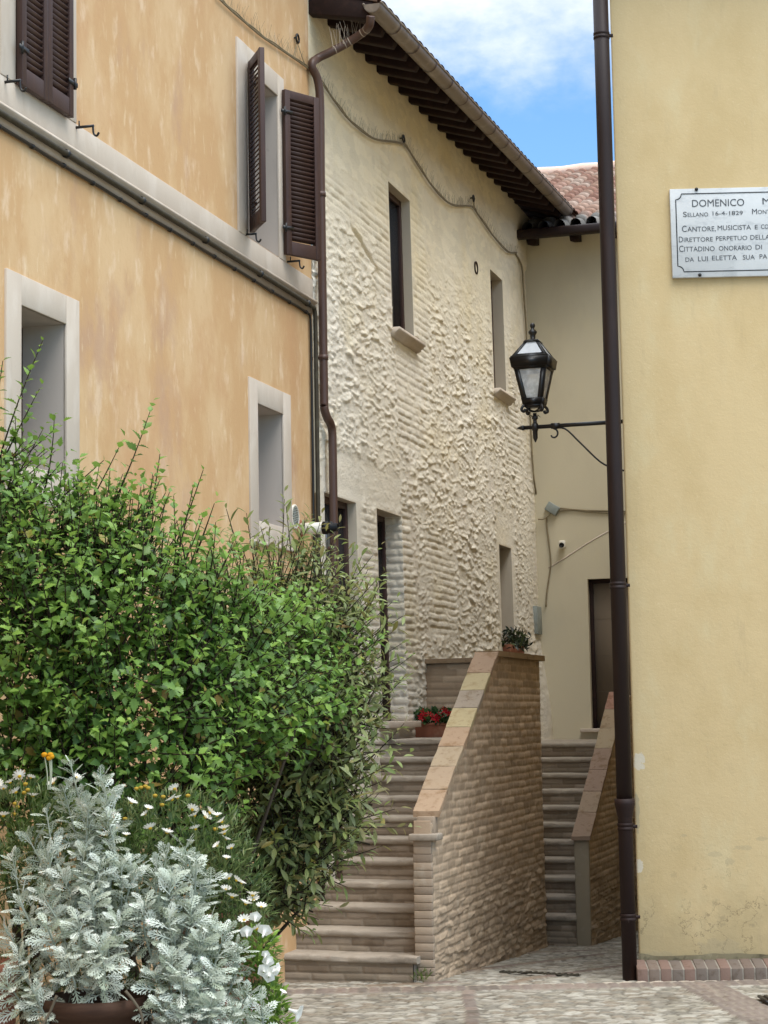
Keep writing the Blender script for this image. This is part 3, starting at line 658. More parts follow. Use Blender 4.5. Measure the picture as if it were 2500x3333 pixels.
def eye(px, py, off, label):
    u, z_ = FS.uz(px, py, .05); o = thing('eye_bolt', label, 'bolt', FS.P(u, z_, 0), 'eye bolts carrying the cable')
    an = np.linspace(0, 2*math.pi, 15); g = G()
    g.tube([FS.P(u, z_, .055)+.036*(d3*math.cos(a)+up*math.sin(a)) for a in an], .009, 6); g.tube([FS.P(u, z_, -.05), FS.P(u-.03, z_, .05)], .008, 6)
    g.build('ring', 'black_iron', o)
    for du in off:
        uu_ = u+du; q = FS.P(uu_, np.interp(uu_, cab_uz[:, 0], cab_uz[:, 1]), .045); g = G(); g.tube([FS.P(u, z_-.03, .05), q], .0035, 4); g.build('hanger_wire', 'wire', o)
eye(967, 126, (-.1, .22), 'iron eye bolt high on the wall beside the brown swan neck pipe')
eye(1312, 452, (.05, .12), 'iron eye bolt above the taller narrow window, middle of the eaves')
eye(1540, 646, (.06, .15), 'iron eye bolt near the far end of the stone wall')
ct = [(1678, 826), (1692, 850), (1700, 880), (1705, 960), (1712, 1060), (1720, 1230), (1728, 1400), (1736, 1540), (1746, 1610), (1752, 1640), (1768, 1650)]
pts = spline([FS.P(*FS.uz(a, b, .03), .03) for a, b in ct], 5)
conduit('cable', 'vertical twisted cable down the far corner of the stone house', pts, .012, 'cable_dark')
fw = lambda a, b, o=.02: (lambda q: FC.P(q[0], q[1], o))(far_wz(a, b, UFW-o))
conduit('cable', 'thin cable dangling below the grey junction box on the yellow far wall', spline([fw(1779, 1680), fw(1780, 1712), fw(1786, 1760), fw(1793, 1830), fw(1787, 1880), fw(1780, 1930), fw(1777, 1975)], 5), .010, 'cable_dark')
conduit('cable', 'pair of horizontal cables from the junction box toward the drainpipe', spline([fw(1775, 1652, .05), fw(1830, 1655), fw(1870, 1659), fw(1930, 1662), fw(2020, 1664), fw(2100, 1668)], 5), .012, 'cable_dark')
conduit('cable', 'lower looping cable under the grey junction box', spline([fw(1752, 1690, .03), fw(1772, 1688, .06), fw(1800, 1668, .04), fw(1850, 1660), fw(1930, 1667), fw(2100, 1674)], 5), .009, 'cable_dark')
JB = thing('junction_box', 'tilted grey plastic junction box where cables meet on the far wall', 'junction box', fw(1800, 1660, .05))
c_ = fw(1797, 1655, .06); a_ = math.radians(33); e1 = (n3v*math.cos(a_)-up*math.sin(a_)); e2 = (n3v*math.sin(a_)+up*math.cos(a_))
g = G(); g.box(c_-e1*.085-e2*.06, e1*.17, e2*.12, d3*.06); g.build('casing', 'plastic_grey', JB, bevel=.008)
g = G(); g.box(c_-e1*.05-e2*.055-d3*.012, e1*.13, e2*.11, d3*.012); g.build('lid', 'plastic_grey', JB, bevel=.004)
SC = thing('security_camera', 'small white security camera with black lens on the far wall', 'camera', fw(1830, 1778, .03))
q = far_wz(1830, 1772, UFW-.08)
g = G(); g.fbox(FC, q[0]-.042, q[0]+.042, q[1]-.055, q[1]+.05, .03, .12); g.build('body', 'plastic_white', SC, bevel=.02)
g = G(); g.fbox(FC, q[0]-.025, q[0]+.025, q[1]-.02, q[1]+.03, 0, .032); g.build('mount', 'plastic_white', SC)
g = G(); g.lathe(FC.P(q[0], q[1]-.012, .118), [(.032, 0), (.032, .012), (.02, .012), (.018, .006)], 18, -d3); g.build('lens', 'plastic_black', SC)
u0, z0 = FS.uz(1739, 1972, .02); u1, z1 = FS.uz(1760, 2066, .02)
g = G(); g.fbox(FS, u0, u0+.30, z1, z0, -.02, .05); o = g.build('meter_box', 'plastic_grey', None, bevel=.006); tag(o, 'flat grey meter cover set in the stone wall near the far corner', 'meter box')

# ------------------------------------------------------------------ yellow building on the right
YA = np.array([1.868, 15.17]); YD = np.array([1, -.02])/np.hypot(1, .02); YN = np.array([-.02, -1])/np.hypot(1, .02)
class YW:
    def P(s, x, z_, o=0.):
        x, z_, o = np.broadcast_arrays(np.asarray(x, float), np.asarray(z_, float), np.asarray(o, float))
        return np.stack([YA[0]+YD[0]*x+YN[0]*o, YA[1]+YD[1]*x+YN[1]*o, z_], -1)
    def xz(s, px, py, o=0.):
        r = ray(px, py); t_ = (YA@YN+o)/(r[:2]@YN); q = r*t_; return float((q[:2]-YA)@YD), float(q[2]+H)
FY = YW()
YB = thing('yellow_building', 'pale yellow plastered building with chipped corner and brick plinth', 'building', FY.P(2, 0))
chips = [(FY.xz(a, b), rx, rz) for a, b, rx, rz in ((2080, 2478, .05, .06), (2078, 2818, .035, .05), (2074, 2640, .018, .16), (2340, 3085, .17, .06), (2150, 3112, .12, .035), (2225, 2720, .03, .012), (2330, 2780, .05, .02), (2420, 2760, .07, .02), (2375, 2805, .04, .03), (2480, 2730, .05, .015))]
def chip_extra(t, co, c):
    sx = t.n('ShaderNodeSeparateXYZ', i={0: co}); off = FY.P(2, 0)
    nz = t.noise(co, 22, 6, .7); out = c
    foot_ = t.ramp(t.math('ADD', sx.outputs[2], t.math('MULTIPLY', t.noise(co, 3.5, 5), 1.3)), 1.45, .75)
    out = t.mixc(t.math('MULTIPLY', foot_, .6), out, lin('#a39370'))
    speck = t.math('MULTIPLY', t.ramp(t.noise(co, 9, 7, .7), .60, .66), t.ramp(sx.outputs[2], 1.3, .25))
    out = t.mixc(t.math('MULTIPLY', speck, .45), out, lin('#8f8264'))
    nc = t.noise(co, 2.6, 7, .6); ck = t.math('LESS_THAN', t.math('ABSOLUTE', t.math('SUBTRACT', nc, .52)), .0035)
    ck = t.math('MULTIPLY', ck, t.ramp(t.math('ADD', sx.outputs[2], t.noise(co, 1.5, 2)), 1.5, .9)); out = t.mixc(t.math('MULTIPLY', ck, .6), out, lin('#6f6248'))
    for j, (q, rx, rz) in enumerate(chips):
        p_ = FY.P(*q)-off
        ax_ = t.math('DIVIDE', t.math('SUBTRACT', sx.outputs[0], p_[0]), rx); az_ = t.math('DIVIDE', t.math('SUBTRACT', sx.outputs[2], p_[2]), rz)
        r2 = t.math('ADD', t.math('MULTIPLY', ax_, ax_), t.math('MULTIPLY', az_, az_))
        mk_ = t.ramp(t.math('ADD', r2, t.math('MULTIPLY', t.math('SUBTRACT', nz, .5), 4.5)), 1.05, .9)
        out = t.mixc(t.math('MULTIPLY', mk_, .85 if j < 3 else .38), out, lin('#c9c0ad' if j < 2 else '#a39679'))
    return out
pm('yellow_chipped', '#c4ae84', [('#b8a175', 1.1, (1, 1, .6), .42, .66, .7), ('#c6b892', 3, (1, 1, .5), .5, .72, .5), ('#a99674', 9, (1, 1, .2), .58, .78, .4), ('#b09c78', 2.6, (1, 1, .07), .56, .75, .35), ('#d6caa8', 40, (1, 1, 1), .6, .75, .3)], bump=.45, bscale=45, bdist=.004, bumps=((170, .002, .3), (7, .012, .25)), extra=chip_extra)
TH2 = TH+math.radians(2); s2 = np.array([math.sin(TH2), math.cos(TH2)])
ft = [YA, YA+YD*7, YA+YD*7+np.array([1.5, 9]), YA+s2*9]
g = G(); V = [V3(p_, -.8) for p_ in ft]+[V3(p_, 8.4) for p_ in ft]
g.add(V, [(0, 1, 5, 4), (1, 2, 6, 5), (2, 3, 7, 6), (3, 0, 4, 7), (4, 5, 6, 7)]); g.build('wall', 'yellow_chipped', YB, bevel=.02)
g = G(); pc = [lin(c) for c in ('#6f6056', '#75675c', '#675850', '#6d6259', '#635952', '#796358')]
V = [FY.P(a, b, c) for a, b, c in ((-.03, -.2, -.01), (7.1, -.2, -.01), (7.1, .122, -.01), (-.03, .122, -.01), (-.03, -.2, .219), (7.1, -.2, .219), (7.1, .081, .219), (-.03, .081, .219))]
g.add(V, [(0, 1, 2, 3), (5, 4, 7, 6), (0, 4, 5, 1), (1, 5, 6, 2), (2, 6, 7, 3), (3, 7, 4, 0)], lin('#8d857a'))
for j in range(75):
    x0 = -.035+.088*j; cjit = random.uniform(-.006, .006)
    V = [FY.P(x0+a, b, c) for a, b, c in ((0, -.1, .0), (.076, -.1, .0), (.076, .128+cjit, .0), (0, .128+cjit, .0), (0, -.1, .228), (.076, -.1, .228), (.076, .085+cjit, .225), (0, .085+cjit, .225))]
    g.add(V, [(0, 1, 2, 3), (5, 4, 7, 6), (0, 4, 5, 1), (1, 5, 6, 2), (2, 6, 7, 3), (3, 7, 4, 0)], pc[random.randrange(6)])
g.build('brick_plinth', 'plinth_brick', YB, bevel=.004)
g = G(); xs = np.arange(0, 3.0, .03); Vl = []
for x in xs: Vl.append([FY.P(x, .11, .004), FY.P(x, .145+.05*max(0, float(fbm(np.array(x*3.), np.array(2.), 5))-.35)+.02*float(vn(np.array(x*9.), np.array(1.), 2)), .010+.012*float(vn(np.array(x*13.), np.array(4.), 9)))])
g.grid(np.array(Vl)); g.build('cracked_edge', 'cement', YB)

V = [FY.P(a, b, c) for a, b, c in ((-.3, 8.4, .35), (7.3, 8.4, .35), (7.3, 8.52, .35), (-.3, 8.52, .35))]+[V3(YA+YD*8.8+np.array([0, 9.3]), 8.4), V3(YA+s2*9.3, 8.4), V3(YA+YD*4+np.array([1, 4.5]), 10.2)]
g = G(); g.add(V, [(0, 1, 2, 3), (0, 5, 4, 1), (3, 2, 6), (2, 4, 6), (4, 5, 6), (5, 3, 6), (1, 4, 2), (0, 3, 5)]); g.build('roof', 'dark_tile', YB)
# plaque
def tcur(body):
    cu = bpy.data.curves.new('txt', 'FONT'); cu.body = body; cu.size = 1; cu.resolution_u = 3; cu.offset = 0
    o = bpy.data.objects.new('txt', cu); COL.objects.link(o)
    bpy.context.view_layer.update(); me = bpy.data.meshes.new_from_object(o.evaluated_get(bpy.context.evaluated_depsgraph_get()))
    V = np.array([v.co[:] for v in me.vertices]); Fc = [tuple(p_.vertices) for p_ in me.polygons]
    bpy.data.objects.remove(o); bpy.data.curves.remove(cu); bpy.data.meshes.remove(me); return V, Fc
def pz(a, b): return 2100+a/4.1475, 550+b/4.1475       # measured on an enlargement
pl0 = FY.xz(*pz(330, 272), .035); pl1 = FY.xz(*pz(372, 1470), .035)
ptx, ptz, pbz = (pl0[0]+pl1[0])/2, pl0[1], pl1[1]
PQ = thing('marble_plaque', 'white marble memorial plaque with engraved lettering on the yellow wall', 'plaque', FY.P(ptx, pbz, 0))
g = G(); g.fbox(FY, ptx, ptx+1.15, pbz, ptz, .003, .035); g.build('slab', 'marble', PQ, bevel=.003)
def sl(a, b): x, z_ = FY.xz(*pz(a, b), .036); return x, z_
bl = sl(412, 425); bw_ = .0075; x0 = bl[0]; zt_ = sl(480, 338)[1]; zb_ = sl(530, 1388)[1]; r_ = .045
path = [(ptx+1.11, zt_), (x0+r_, zt_)]+[(x0+r_*math.cos(a), zt_+r_*math.sin(a)) for a in np.linspace(0, -math.pi/2, 8)][0:]+[(x0, zt_-r_)]
path = [(ptx+1.11, zt_)]+[(x0+r_*math.cos(a), zt_-r_*math.sin(-a)) for a in np.linspace(0, -math.pi/2, 9)]+[(x0+r_*math.sin(a), zb_+r_*math.cos(a)) for a in np.linspace(0, math.pi/2, 9)]+[(ptx+1.11, zb_)]
g = G(); P_ = np.array(path); tg = np.gradient(P_, axis=0); tg /= np.linalg.norm(tg, axis=1)[:, None]; nn = np.stack([-tg[:, 1], tg[:, 0]], 1)
g.grid(np.stack([FY.P(P_[:, 0]+k*nn[:, 0]*bw_/2, P_[:, 1]+k*nn[:, 1]*bw_/2, .0375) for k in (-1, 1)], 1)); g.build('border_line', 'border_black', PQ)
def word(g, body, a0, a1, base, hgt, big=0):
    x0, zb0 = sl(a0, base); x1, _ = sl(a1, base); hz = hgt/4.1475/F*15.2*1.0
    V, Fc = tcur(body); mn, mx_ = V.min(0), V.max(0)
    V[:, 0] = x0+(V[:, 0]-mn[0])/(mx_[0]-mn[0])*(x1-x0); V[:, 1] = zb0+(V[:, 1]-max(mn[1], -.02) if 0 else V[:, 1])/.70*hz
    g.add(FY.P(V[:, 0], V[:, 1], .0372), Fc)
def capword(g, body, a0, a1, base, hgt):
    """capital larger than the rest"""
    fr_c = 1.25/(len(body)+.25); xm = a0+(a1-a0)*fr_c
    word(g, body[0], a0, xm-6, base, hgt*1.3); word(g, body[1:], xm+4, a1, base-(a1-xm)*.01, hgt)
L1 = G(); word(L1, 'DOMENICO', 635, 1340, 512, 100); word(L1, 'M', 1585, 1690, 478, 92); L1.build('lettering', 'engraving', PQ)
L2 = G(); capword(L2, 'SELLANO', 512, 852, 648, 56); word(L2, '16-4-1829', 912, 1320, 628, 58); capword(L2, 'MONT', 1445, 1690, 610, 58); L2.build('lettering', 'engraving', PQ)
L3 = G(); capword(L3, 'CANTORE,', 498, 955, 850, 68); word(L3, 'MUSICISTA', 980, 1430, 828, 68); word(L3, 'E', 1482, 1522, 815, 62); word(L3, 'CO', 1565, 1668, 808, 62); L3.build('lettering', 'engraving', PQ)
L4 = G(); capword(L4, 'DIRETTORE', 457, 915, 990, 62); word(L4, 'PERPETUO', 957, 1380, 968, 62); word(L4, 'DELLA', 1422, 1685, 955, 66); L4.build('lettering', 'engraving', PQ)
L5 = G(); capword(L5, 'CITTADINO', 460, 940, 1120, 68); word(L5, 'ONORARIO', 996, 1440, 1103, 66); word(L5, 'DI', 1492, 1578, 1086, 66); L5.build('lettering', 'engraving', PQ)
L6 = G(); word(L6, 'DA', 545, 660, 1254, 62); word(L6, 'LUI', 716, 848, 1246, 68); word(L6, 'ELETTA', 905, 1240, 1234, 66); word(L6, 'SUA', 1320, 1480, 1224, 66); word(L6, 'PA', 1546, 1650, 1214, 66); L6.build('lettering', 'engraving', PQ)
for a, b in ((692, 275), (738, 1432)):
    x, z_ = sl(a, b); g = G(); g.lathe(FY.P(x, z_, .03), [(.014, 0), (.014, .012), (.009, .02), (.002, .022)], 14, np.array([YN[0], YN[1], 0])); g.build('stud', 'black_iron', PQ)

# drainpipe at the corner
pX, pY = 1.785, 15.06
PP = thing('drainpipe', 'tall dark brown drainpipe with rusty cast iron foot at the yellow corner', 'drainpipe', (pX, pY, 0))
zA = atY(2050, 2600, pY)[2]
g = G(); g.tube([(pX, pY, zA-.03), (pX, pY, 4), (pX, pY, 6.5), (pX, pY, 8.3)], .060, 22); g.build('pipe', 'dark_pipe', PP, smooth=True)
g = G(); g.lathe((pX, pY, 0), [(.056, -.03), (.056, zA-.14), (.06, zA-.13), (.072, zA-.06), (.078, zA-.04), (.078, zA), (.066, zA+.002)], 24); g.build('cast_iron_foot', 'rust_pipe', PP, smooth=False)
for py_ in (115, 1905, 2690, 2985):
    q = atY(2050, py_, pY)[2]; rr = .0645
    if py_ > 2600: rr = .0605
    g = G(); g.lathe((pX, pY, q), [(rr-.004, -.028), (rr, -.026), (rr, -.008), (rr-.003, -.006), (rr-.003, .004), (rr, .006), (rr, .024), (rr-.004, .026)], 22)
    g.box((pX+.02, pY-.01, q-.012), (.07, 0, 0), (0, .02, 0), (0, 0, .024)); g.build('clamp', 'dark_pipe' if py_ < 2600 else 'rust_pipe', PP)
p = [(pX+.115, pY+.2, q) for q in np.arange(1.9, 7.2, .4)]
pp = [atY(1995, 850, pY+.16), atY(2003, 1100, pY+.16), atY(2013, 1340, pY+.16), atY(2018, 1450, pY+.13), atY(2013, 1480, pY+.13), atY(2019, 1510, pY+.16), atY(2024, 1700, pY+.16), atY(2032, 1900, pY+.16)]
conduit('cable', 'black cable squeezed between the drainpipe and the yellow corner', spline(pp, 6), .008, 'plastic_black')

# ------------------------------------------------------------------ street lamp on a wall bracket
LY = 15.92
tip = atY(1683, 1394, LY+.05); lc = atY(1737, 1200, LY)
axd = -np.array([math.cos(TH2), -math.sin(TH2), 0])                         # from wall outward
root = tip-axd*1.06; root[2] = tip[2]
SL = thing('street_lamp', 'black wrought iron wall lantern on a scrolled bracket', 'street lamp', root)
cx, cy = lc[0], tip[1]-(tip[0]-lc[0])*axd[1]/axd[0]
zl = lambda py: atY(1737, py, LY)[2]
g = G(); q0 = tip+axd*0; za = tip[2]
g.tube([root, tip-axd*.06], .017, 10); g.tube([tip-axd*.06, tip-axd*.045, tip], [.021, .021, .003], 10)
cpx = np.array([cx, cy, za]); mid_ = cpx-axd*.17
g.tube([mid_-axd*.035, mid_+axd*.035], .024, 10)
g.build('bracket_arm', 'black_iron', SL)
g = G(); sc0 = cpx-axd*.17; scr = []
for a in np.linspace(-4.3, 0, 26): rr = .018+.030*(a+4.3)/4.3; scr.append(sc0-axd*.02*0+axd*(.02+rr*math.sin(a)*1.0)+up*(-.068+rr*math.cos(a)*1.0))
foot_ = [sc0-axd*.08-up*.03, sc0-axd*.2-up*.15, sc0-axd*.36-up*.315, sc0-axd*.48-up*.38, sc0-axd*.56-up*.40]
g.tube(spline(scr[::2]+foot_, 4), .0075, 7); g.build('scroll_brace', 'black_iron', SL)
g = G(); g.lathe((cx, cy, za), [(.004, -.125), (.02, -.09), (.02, -.03), (.026, -.028), (.026, .028), (.018, .03), (.015, .06), (.026, .07), (.026, .085), (.015, .09), (.016, zl(1345)-za)], 12); g.build('stem', 'black_iron', SL)
g = G()
for a in (.5, 2.2, 3.6, 5.3): g.tube(spline([(cx, cy, za+.08), (cx+.035*math.cos(a), cy+.035*math.sin(a), za+.095), (cx+.055*math.cos(a), cy+.055*math.sin(a), za+.085)], 4), .0025, 4)
g.build_each('stem_leaf', 'black_iron', SL)
rot = TH2
ex_ = np.array([math.cos(rot), -math.sin(rot), 0]); ey_ = np.array([math.sin(rot), math.cos(rot), 0])
def corner(s_, i): a = ((-1, -1), (1, -1), (1, 1), (-1, 1))[i % 4]; return (ex_*a[0]+ey_*a[1])*s_
def ring(z_, s_): return [np.array([cx, cy, z_])+corner(s_, i) for i in range(4)]
zb, zt, zr0, zr1 = zl(1320), zl(1195), zl(1168), zl(1110)
LT = G(); s_b, s_t, s_e, s_r = .078, .139, .155, .052
def quadframe(g, R0, R1, t_):
    for i in range(4): g.tube([R0[i], R1[i]], t_, 4)
R0, R1 = ring(zb, s_b), ring(zt, s_t)
for i in range(4):
    nrm_ = (R1[i]-np.array([cx, cy, R1[i][2]])); 
    for j in (i+1, i-1):
        e0 = R0[j % 4]-R0[i]; e1_ = R1[j % 4]-R1[i]; k0 = .036/np.linalg.norm(e0); k1 = .036/np.linalg.norm(e1_); inn = -corner(.012, i)
        V = [R0[i], R0[i]+e0*k0, R1[i]+e1_*k1, R1[i]]; V += [v+inn for v in V]
        LT.add(V, [(0, 1, 2, 3), (7, 6, 5, 4), (0, 4, 5, 1), (1, 5, 6, 2), (2, 6, 7, 3), (3, 7, 4, 0)])
def band(g, za_, sa_, zb__, sb_, th=.012):
    A0, A1 = ring(za_, sa_), ring(zb__, sb_); B0, B1 = ring(za_, sa_-th), ring(zb__, sb_-th)
    for i in range(4):
        j = (i+1) % 4; g.add([A0[i], A0[j], A1[j], A1[i], B0[i], B0[j], B1[j], B1[i]], [(0, 1, 2, 3), (7, 6, 5, 4), (0, 4, 5, 1), (1, 5, 6, 2), (2, 6, 7, 3), (3, 7, 4, 0)])
fz = lambda k: zb+(zt-zb)*k; fs_ = lambda k: s_b+(s_t-s_b)*k
band(LT, fz(0), fs_(0)+.002, fz(.17), fs_(.17)+.002); band(LT, fz(.9), fs_(.9)+.002, fz(1.0), fs_(1)+.002)
band(LT, zt-.012, s_t+.012, zr0-.004, s_e+.008, .02); band(LT, zr0-.004, s_e+.004, zr0+.012, s_e-.004, .03)
LT.build('lantern_body', 'black_iron', SL)
g = G(); R0, R1 = ring(zr0+.008, s_e-.006), ring(zr1, s_r)
for i in range(4):
    for j in (i+1, i-1):
        e0 = R0[j % 4]-R0[i]; e1_ = R1[j % 4]-R1[i]; k0 = .026/np.linalg.norm(e0); k1 = .02/np.linalg.norm(e1_); inn = -corner(.006, i)-up*.01
        V = [R0[i], R0[i]+e0*k0, R1[i]+e1_*k1, R1[i]]; V += [v+inn for v in V]
        g.add(V, [(0, 1, 2, 3), (7, 6, 5, 4), (0, 4, 5, 1), (1, 5, 6, 2), (2, 6, 7, 3), (3, 7, 4, 0)])
band(g, zr0+.008, s_e-.006, zr0+.03, s_e-.03, .02); band(g, zr1-.015, s_r+.016, zr1+.006, s_r, .05)
rf_ = g.build('lantern_roof', 'black_iron', SL)
g = G(); R0, R1 = ring(zr0+.01, s_e-.016), ring(zr1-.004, s_r-.004)
for i in range(4): j = (i+1) % 4; g.add([R0[i], R0[j], R1[j], R1[i]], [(0, 1, 2, 3)])
g.build('roof_pane', 'milk_glass', rf_)
for i in range(4):
    g = G(); R0, R1 = ring(fz(.1), fs_(.1)-.008), ring(fz(.96), fs_(.96)-.008); j = (i+1) % 4; g.add([R0[i], R0[j], R1[j], R1[i]], [(0, 1, 2, 3)]); g.build('glass_pane', 'lantern_glass', SL)
g = G(); g.lathe((cx, cy, zr1), [(.03, 0), (.033, .006), (.03, .012), (.02, .015), (.024, .05), (.036, .068), (.036, .078), (.016, .1), (.014, .108), (.02, .118), (.022, .13), (.018, .144), (.004, .15)], 12); g.build('finial', 'black_iron', SL)
g = G(); zz = fz(.12); g.lathe((cx, cy, zz), [(.02, -.02), (.02, .03), (.024, .055), (.036, .085), (.04, .11), (.034, .135), (.02, .155), (.004, .162)], 16); g.build('bulb', 'bulb', SL, smooth=True)
g = G()
for i in range(4):
    o_ = corner(s_b*.86, i); b_ = np.array([cx, cy, zb])
    g.tube(spline([b_+o_, b_+o_*1.25-up*.02, b_+o_*1.3-up*.045, b_+o_*1.05-up*.055, b_+o_*.95-up*.035], 4), .012, 6)
    g.tube(spline([b_+o_*.9-up*.01, b_+o_*.55-up*.04, b_-up*.05], 4), .008, 6)
g.box(np.array([cx, cy, zb-.012])-ex_*s_b-ey_*s_b, ex_*2*s_b, ey_*2*s_b, up*.014)
g.build('gallery_feet', 'black_iron', SL)

# ------------------------------------------------------------------ stairs
def slab(u0, u1, w0, w1, z0, z1, seed, nz=.012):
    """worn tread: profile swept along w with a chipped, wavy nose"""
    ws = np.linspace(w0, w1, max(8, int((w1-w0)/.02))); pr = [(u1, z0), (u0+.02, z0), (u0+.004, z0+.006), (u0, z0+.018), (u0, z1-.014), (u0+.006, z1-.004), (u0+.02, z1), (u1, z1)]
    Vg = np.zeros((len(ws), len(pr), 3))
    chip = .03*sst(fbm(ws*4, ws*0+seed, 3, 3), .62, .85)
    for j, (a, b) in enumerate(pr):
        k = 1 if 1 <= j <= 6 else 0
        a2 = a+k*(nz*(fbm(ws*7, ws*0+j*1.3, seed, 4)-.5)*2+chip*(1 if j >= 3 else .5)); b2 = b+.010*(fbm(ws*5, ws*0+j*.2, seed+9, 3)-.5)-(chip*.4 if j in (5, 6) else 0)
        Vg[:, j] = FO.P(a2, b2-.012*(ws-w0)/(w1-w0), ws)
    g = G(); g.grid(Vg, flip=True); n_ = len(pr)
    g.add(Vg[0], [tuple(range(n_))]); g.add(Vg[-1], [tuple(range(n_))[::-1]]); return g
def riser(u, u1, w0, w1, z0, z1, seed):
    ws = np.arange(w0, w1+.001, .012); zs_ = np.arange(z0, z1+.006, .009); Wg, Zg = np.meshgrid(ws, zs_, indexing='ij')
    bm_, bi = bricks(Wg, Zg, .26, .058, seed, .012, .01); hv = .008*bm_+.008*(fbm(Wg*8, Zg*8, seed, 3)-.5)
    cs = np.array([lin(c) for c in ('#f0e9df', '#dfd8cd', '#faf3ea', '#d8cdc0')])[(bi*3.99).astype(int)]
    g = G(); g.grid(FO.P(u-hv, Zg, Wg), None, cs, flip=True)
    g.add([FO.P(u, z0, w1), FO.P(u1, z0, w1), FO.P(u1, z1, w1), FO.P(u, z1, w1)], [(0, 1, 2, 3)]); return g
ST = thing('staircase', 'worn brick staircase against the ochre wall, left of the brick parapet', 'stairs', FO.P(-.12, 0, .5))
for k in range(11):
    u0 = -.12+.28*k; zt_ = .198+.1594*k; wr = 1.055 if k == 0 else 1.015
    g = riser(u0+.025, u0+.4, .0 if k else -.0, wr-.03 if k == 0 else wr, (zt_-.1594-.05) if k else -.1, zt_-.05, 100+k); sp_ = g.build('step', 'step_brick', ST)
    g = slab(u0, u0+.36 if k < 10 else 4.2, 0.0, wr, zt_-.052, zt_, 200+k); g.build('tread', 'step_stone', sp_)
S2 = thing('staircase', 'narrow stone staircase climbing to the far taupe door, right of the brick parapet', 'stairs', FO.P(4.5, -.2, .8))
for k in range(11):
    u0 = 4.50+.28*k; zt_ = .045+.1628*k
    g = riser(u0+.03, u0+.4, .0, 1.40, (zt_-.1628-.05) if k else -.5, zt_-.05, 140+k); sp_ = g.build('step', 'step_brick', S2)
    g = slab(u0, u0+.36 if k < 10 else UFW+.05, .0, 1.40, zt_-.052, zt_, 240+k, .008); g.build('tread', 'step_stone', sp_)

# parapets
ccol_ = [lin(c) for c in ('#a28b73', '#a08c75', '#a19078', '#a48b72', '#ab9c79', '#968979', '#ab9c7a', '#a08770', '#b39772', '#9c8468')]
def parapet(root, w0, w1, u0, u1, zbot, ztop, rough_low, seed, ncop, brickscale=1., front_mat='brick_wall', cop_w=.03, cols=None):
    """sloped wall: outer face at w1 as a height field, front pier, copings"""
    us_ = np.arange(u0, u1+.001, .016); ts = np.linspace(0, 1, 300); Ug, T = np.meshgrid(us_, ts, indexing='ij')
    zb_ = zbot(Ug)-.12; zt_ = ztop(Ug); Zg = zb_+(zt_-zb_)*T
    bm_, bi = bricks(Ug, Zg-.0, .25*brickscale, .066, seed, .018, .010, .04)
    cA, ai = chunks(Ug/.24+.7*fbm(Ug*3, Zg*3, seed), Zg/.075+.9*fbm(Ug*3, Zg*3, seed+1), seed+4, .25)
    rl = sst(rough_low-Zg+.5*(fbm(Ug*2.2, Zg*2.2, seed+8)-.5), -.3, .3)
    hv = (1-rl)*(.0065*bm_*(.4+.9*bi)+.010*(fbm(Ug*12, Zg*15, seed, 4)-.5)+.003*(hsh(np.floor(Zg/.066), np.floor(Ug*0), 5)-.5))+rl*(.009*cA+.012*(fbm(Ug*7, Zg*10, seed, 5)-.5)+.006*bm_)
    hv = hv*sst(Ug-u0, 0, .03)
    cs = np.array([1, .98, .95])*(.80+.34*bi)[..., None]*np.where(bm_ > .4, 1, 1.18)[..., None]
    cs = cs*(1-.12*rl)[..., None]
    g = G(); g.grid(FO.P(Ug, Zg, w1+hv), None, cs)
    U2 = np.array([u0, u1]); pin = []
    # inner face, end faces, top
    us2 = np.linspace(u0, u1, 30)
    g.grid(np.stack([FO.P(us2, zbot(us2)-.12, w0), FO.P(us2, ztop(us2), w0)], 1), flip=True)
    g.grid(np.stack([FO.P(us2, ztop(us2), w0), FO.P(us2, ztop(us2), w1)], 1), flip=True)
    g.add([FO.P(u1, -.6, w0), FO.P(u1, -.6, w1), FO.P(u1, ztop(u1), w1), FO.P(u1, ztop(u1), w0)], [(0, 1, 2, 3)])
    g.build('wall', 'brick_wall', root, smooth=False)
PW = thing('parapet_wall', 'tall brick parapet between the two staircases with sloping multicoloured coping', 'wall', FO.P(1, 0, 1.1))
zt1 = lambda u: np.where(np.asarray(u) < .10, 1.045, np.minimum(1.232+.588*(np.asarray(u)-.12), 2.495))
gb = lambda u: zg(P0[1]+DV[1]*np.asarray(u)+NV[1]*1.15)
parapet(PW, 1.02, 1.15, .012, 4.24, gb, lambda u: np.minimum(1.225+.588*(np.asarray(u)-.13), 2.505)-.0*np.asarray(u), .55, 300, 8)
g = G()                                                                          # front pier of single bricks
zz = -.02; j = 0
while zz < 1.05:
    c = [lin(q) for q in ('#e6e6e8', '#d4d4d6', '#eeeef0', '#cbcbcd')][j % 4]
    V = .003*np.array([random.uniform(-1, 1) for _ in range(2)])
    g.fbox(CrossP := Cross(.0), 1.012+V[0], 1.158+V[1], zz, zz+.058, -.03, .012, c); zz += .0605; j += 1
g.fbox(Cross(0), 1.018, 1.152, -.05, 1.2, -.02, .006, lin('#e2ddd8'))
pier = g.build('pier', 'brick_wall', PW, bevel=.006)
g = G(); g.fbox(Cross(0), .985, 1.215, 1.05, 1.102, -.13, .045); g.build('pier_cap', 'step_stone', PW, bevel=.01)
g = G(); g.fbox(Cross(.05), 1.03, 1.165, 1.10, 1.228, -.12, .0, lin('#e6e6e8')); g.build('upper_pier', 'brick_wall', PW, bevel=.004)
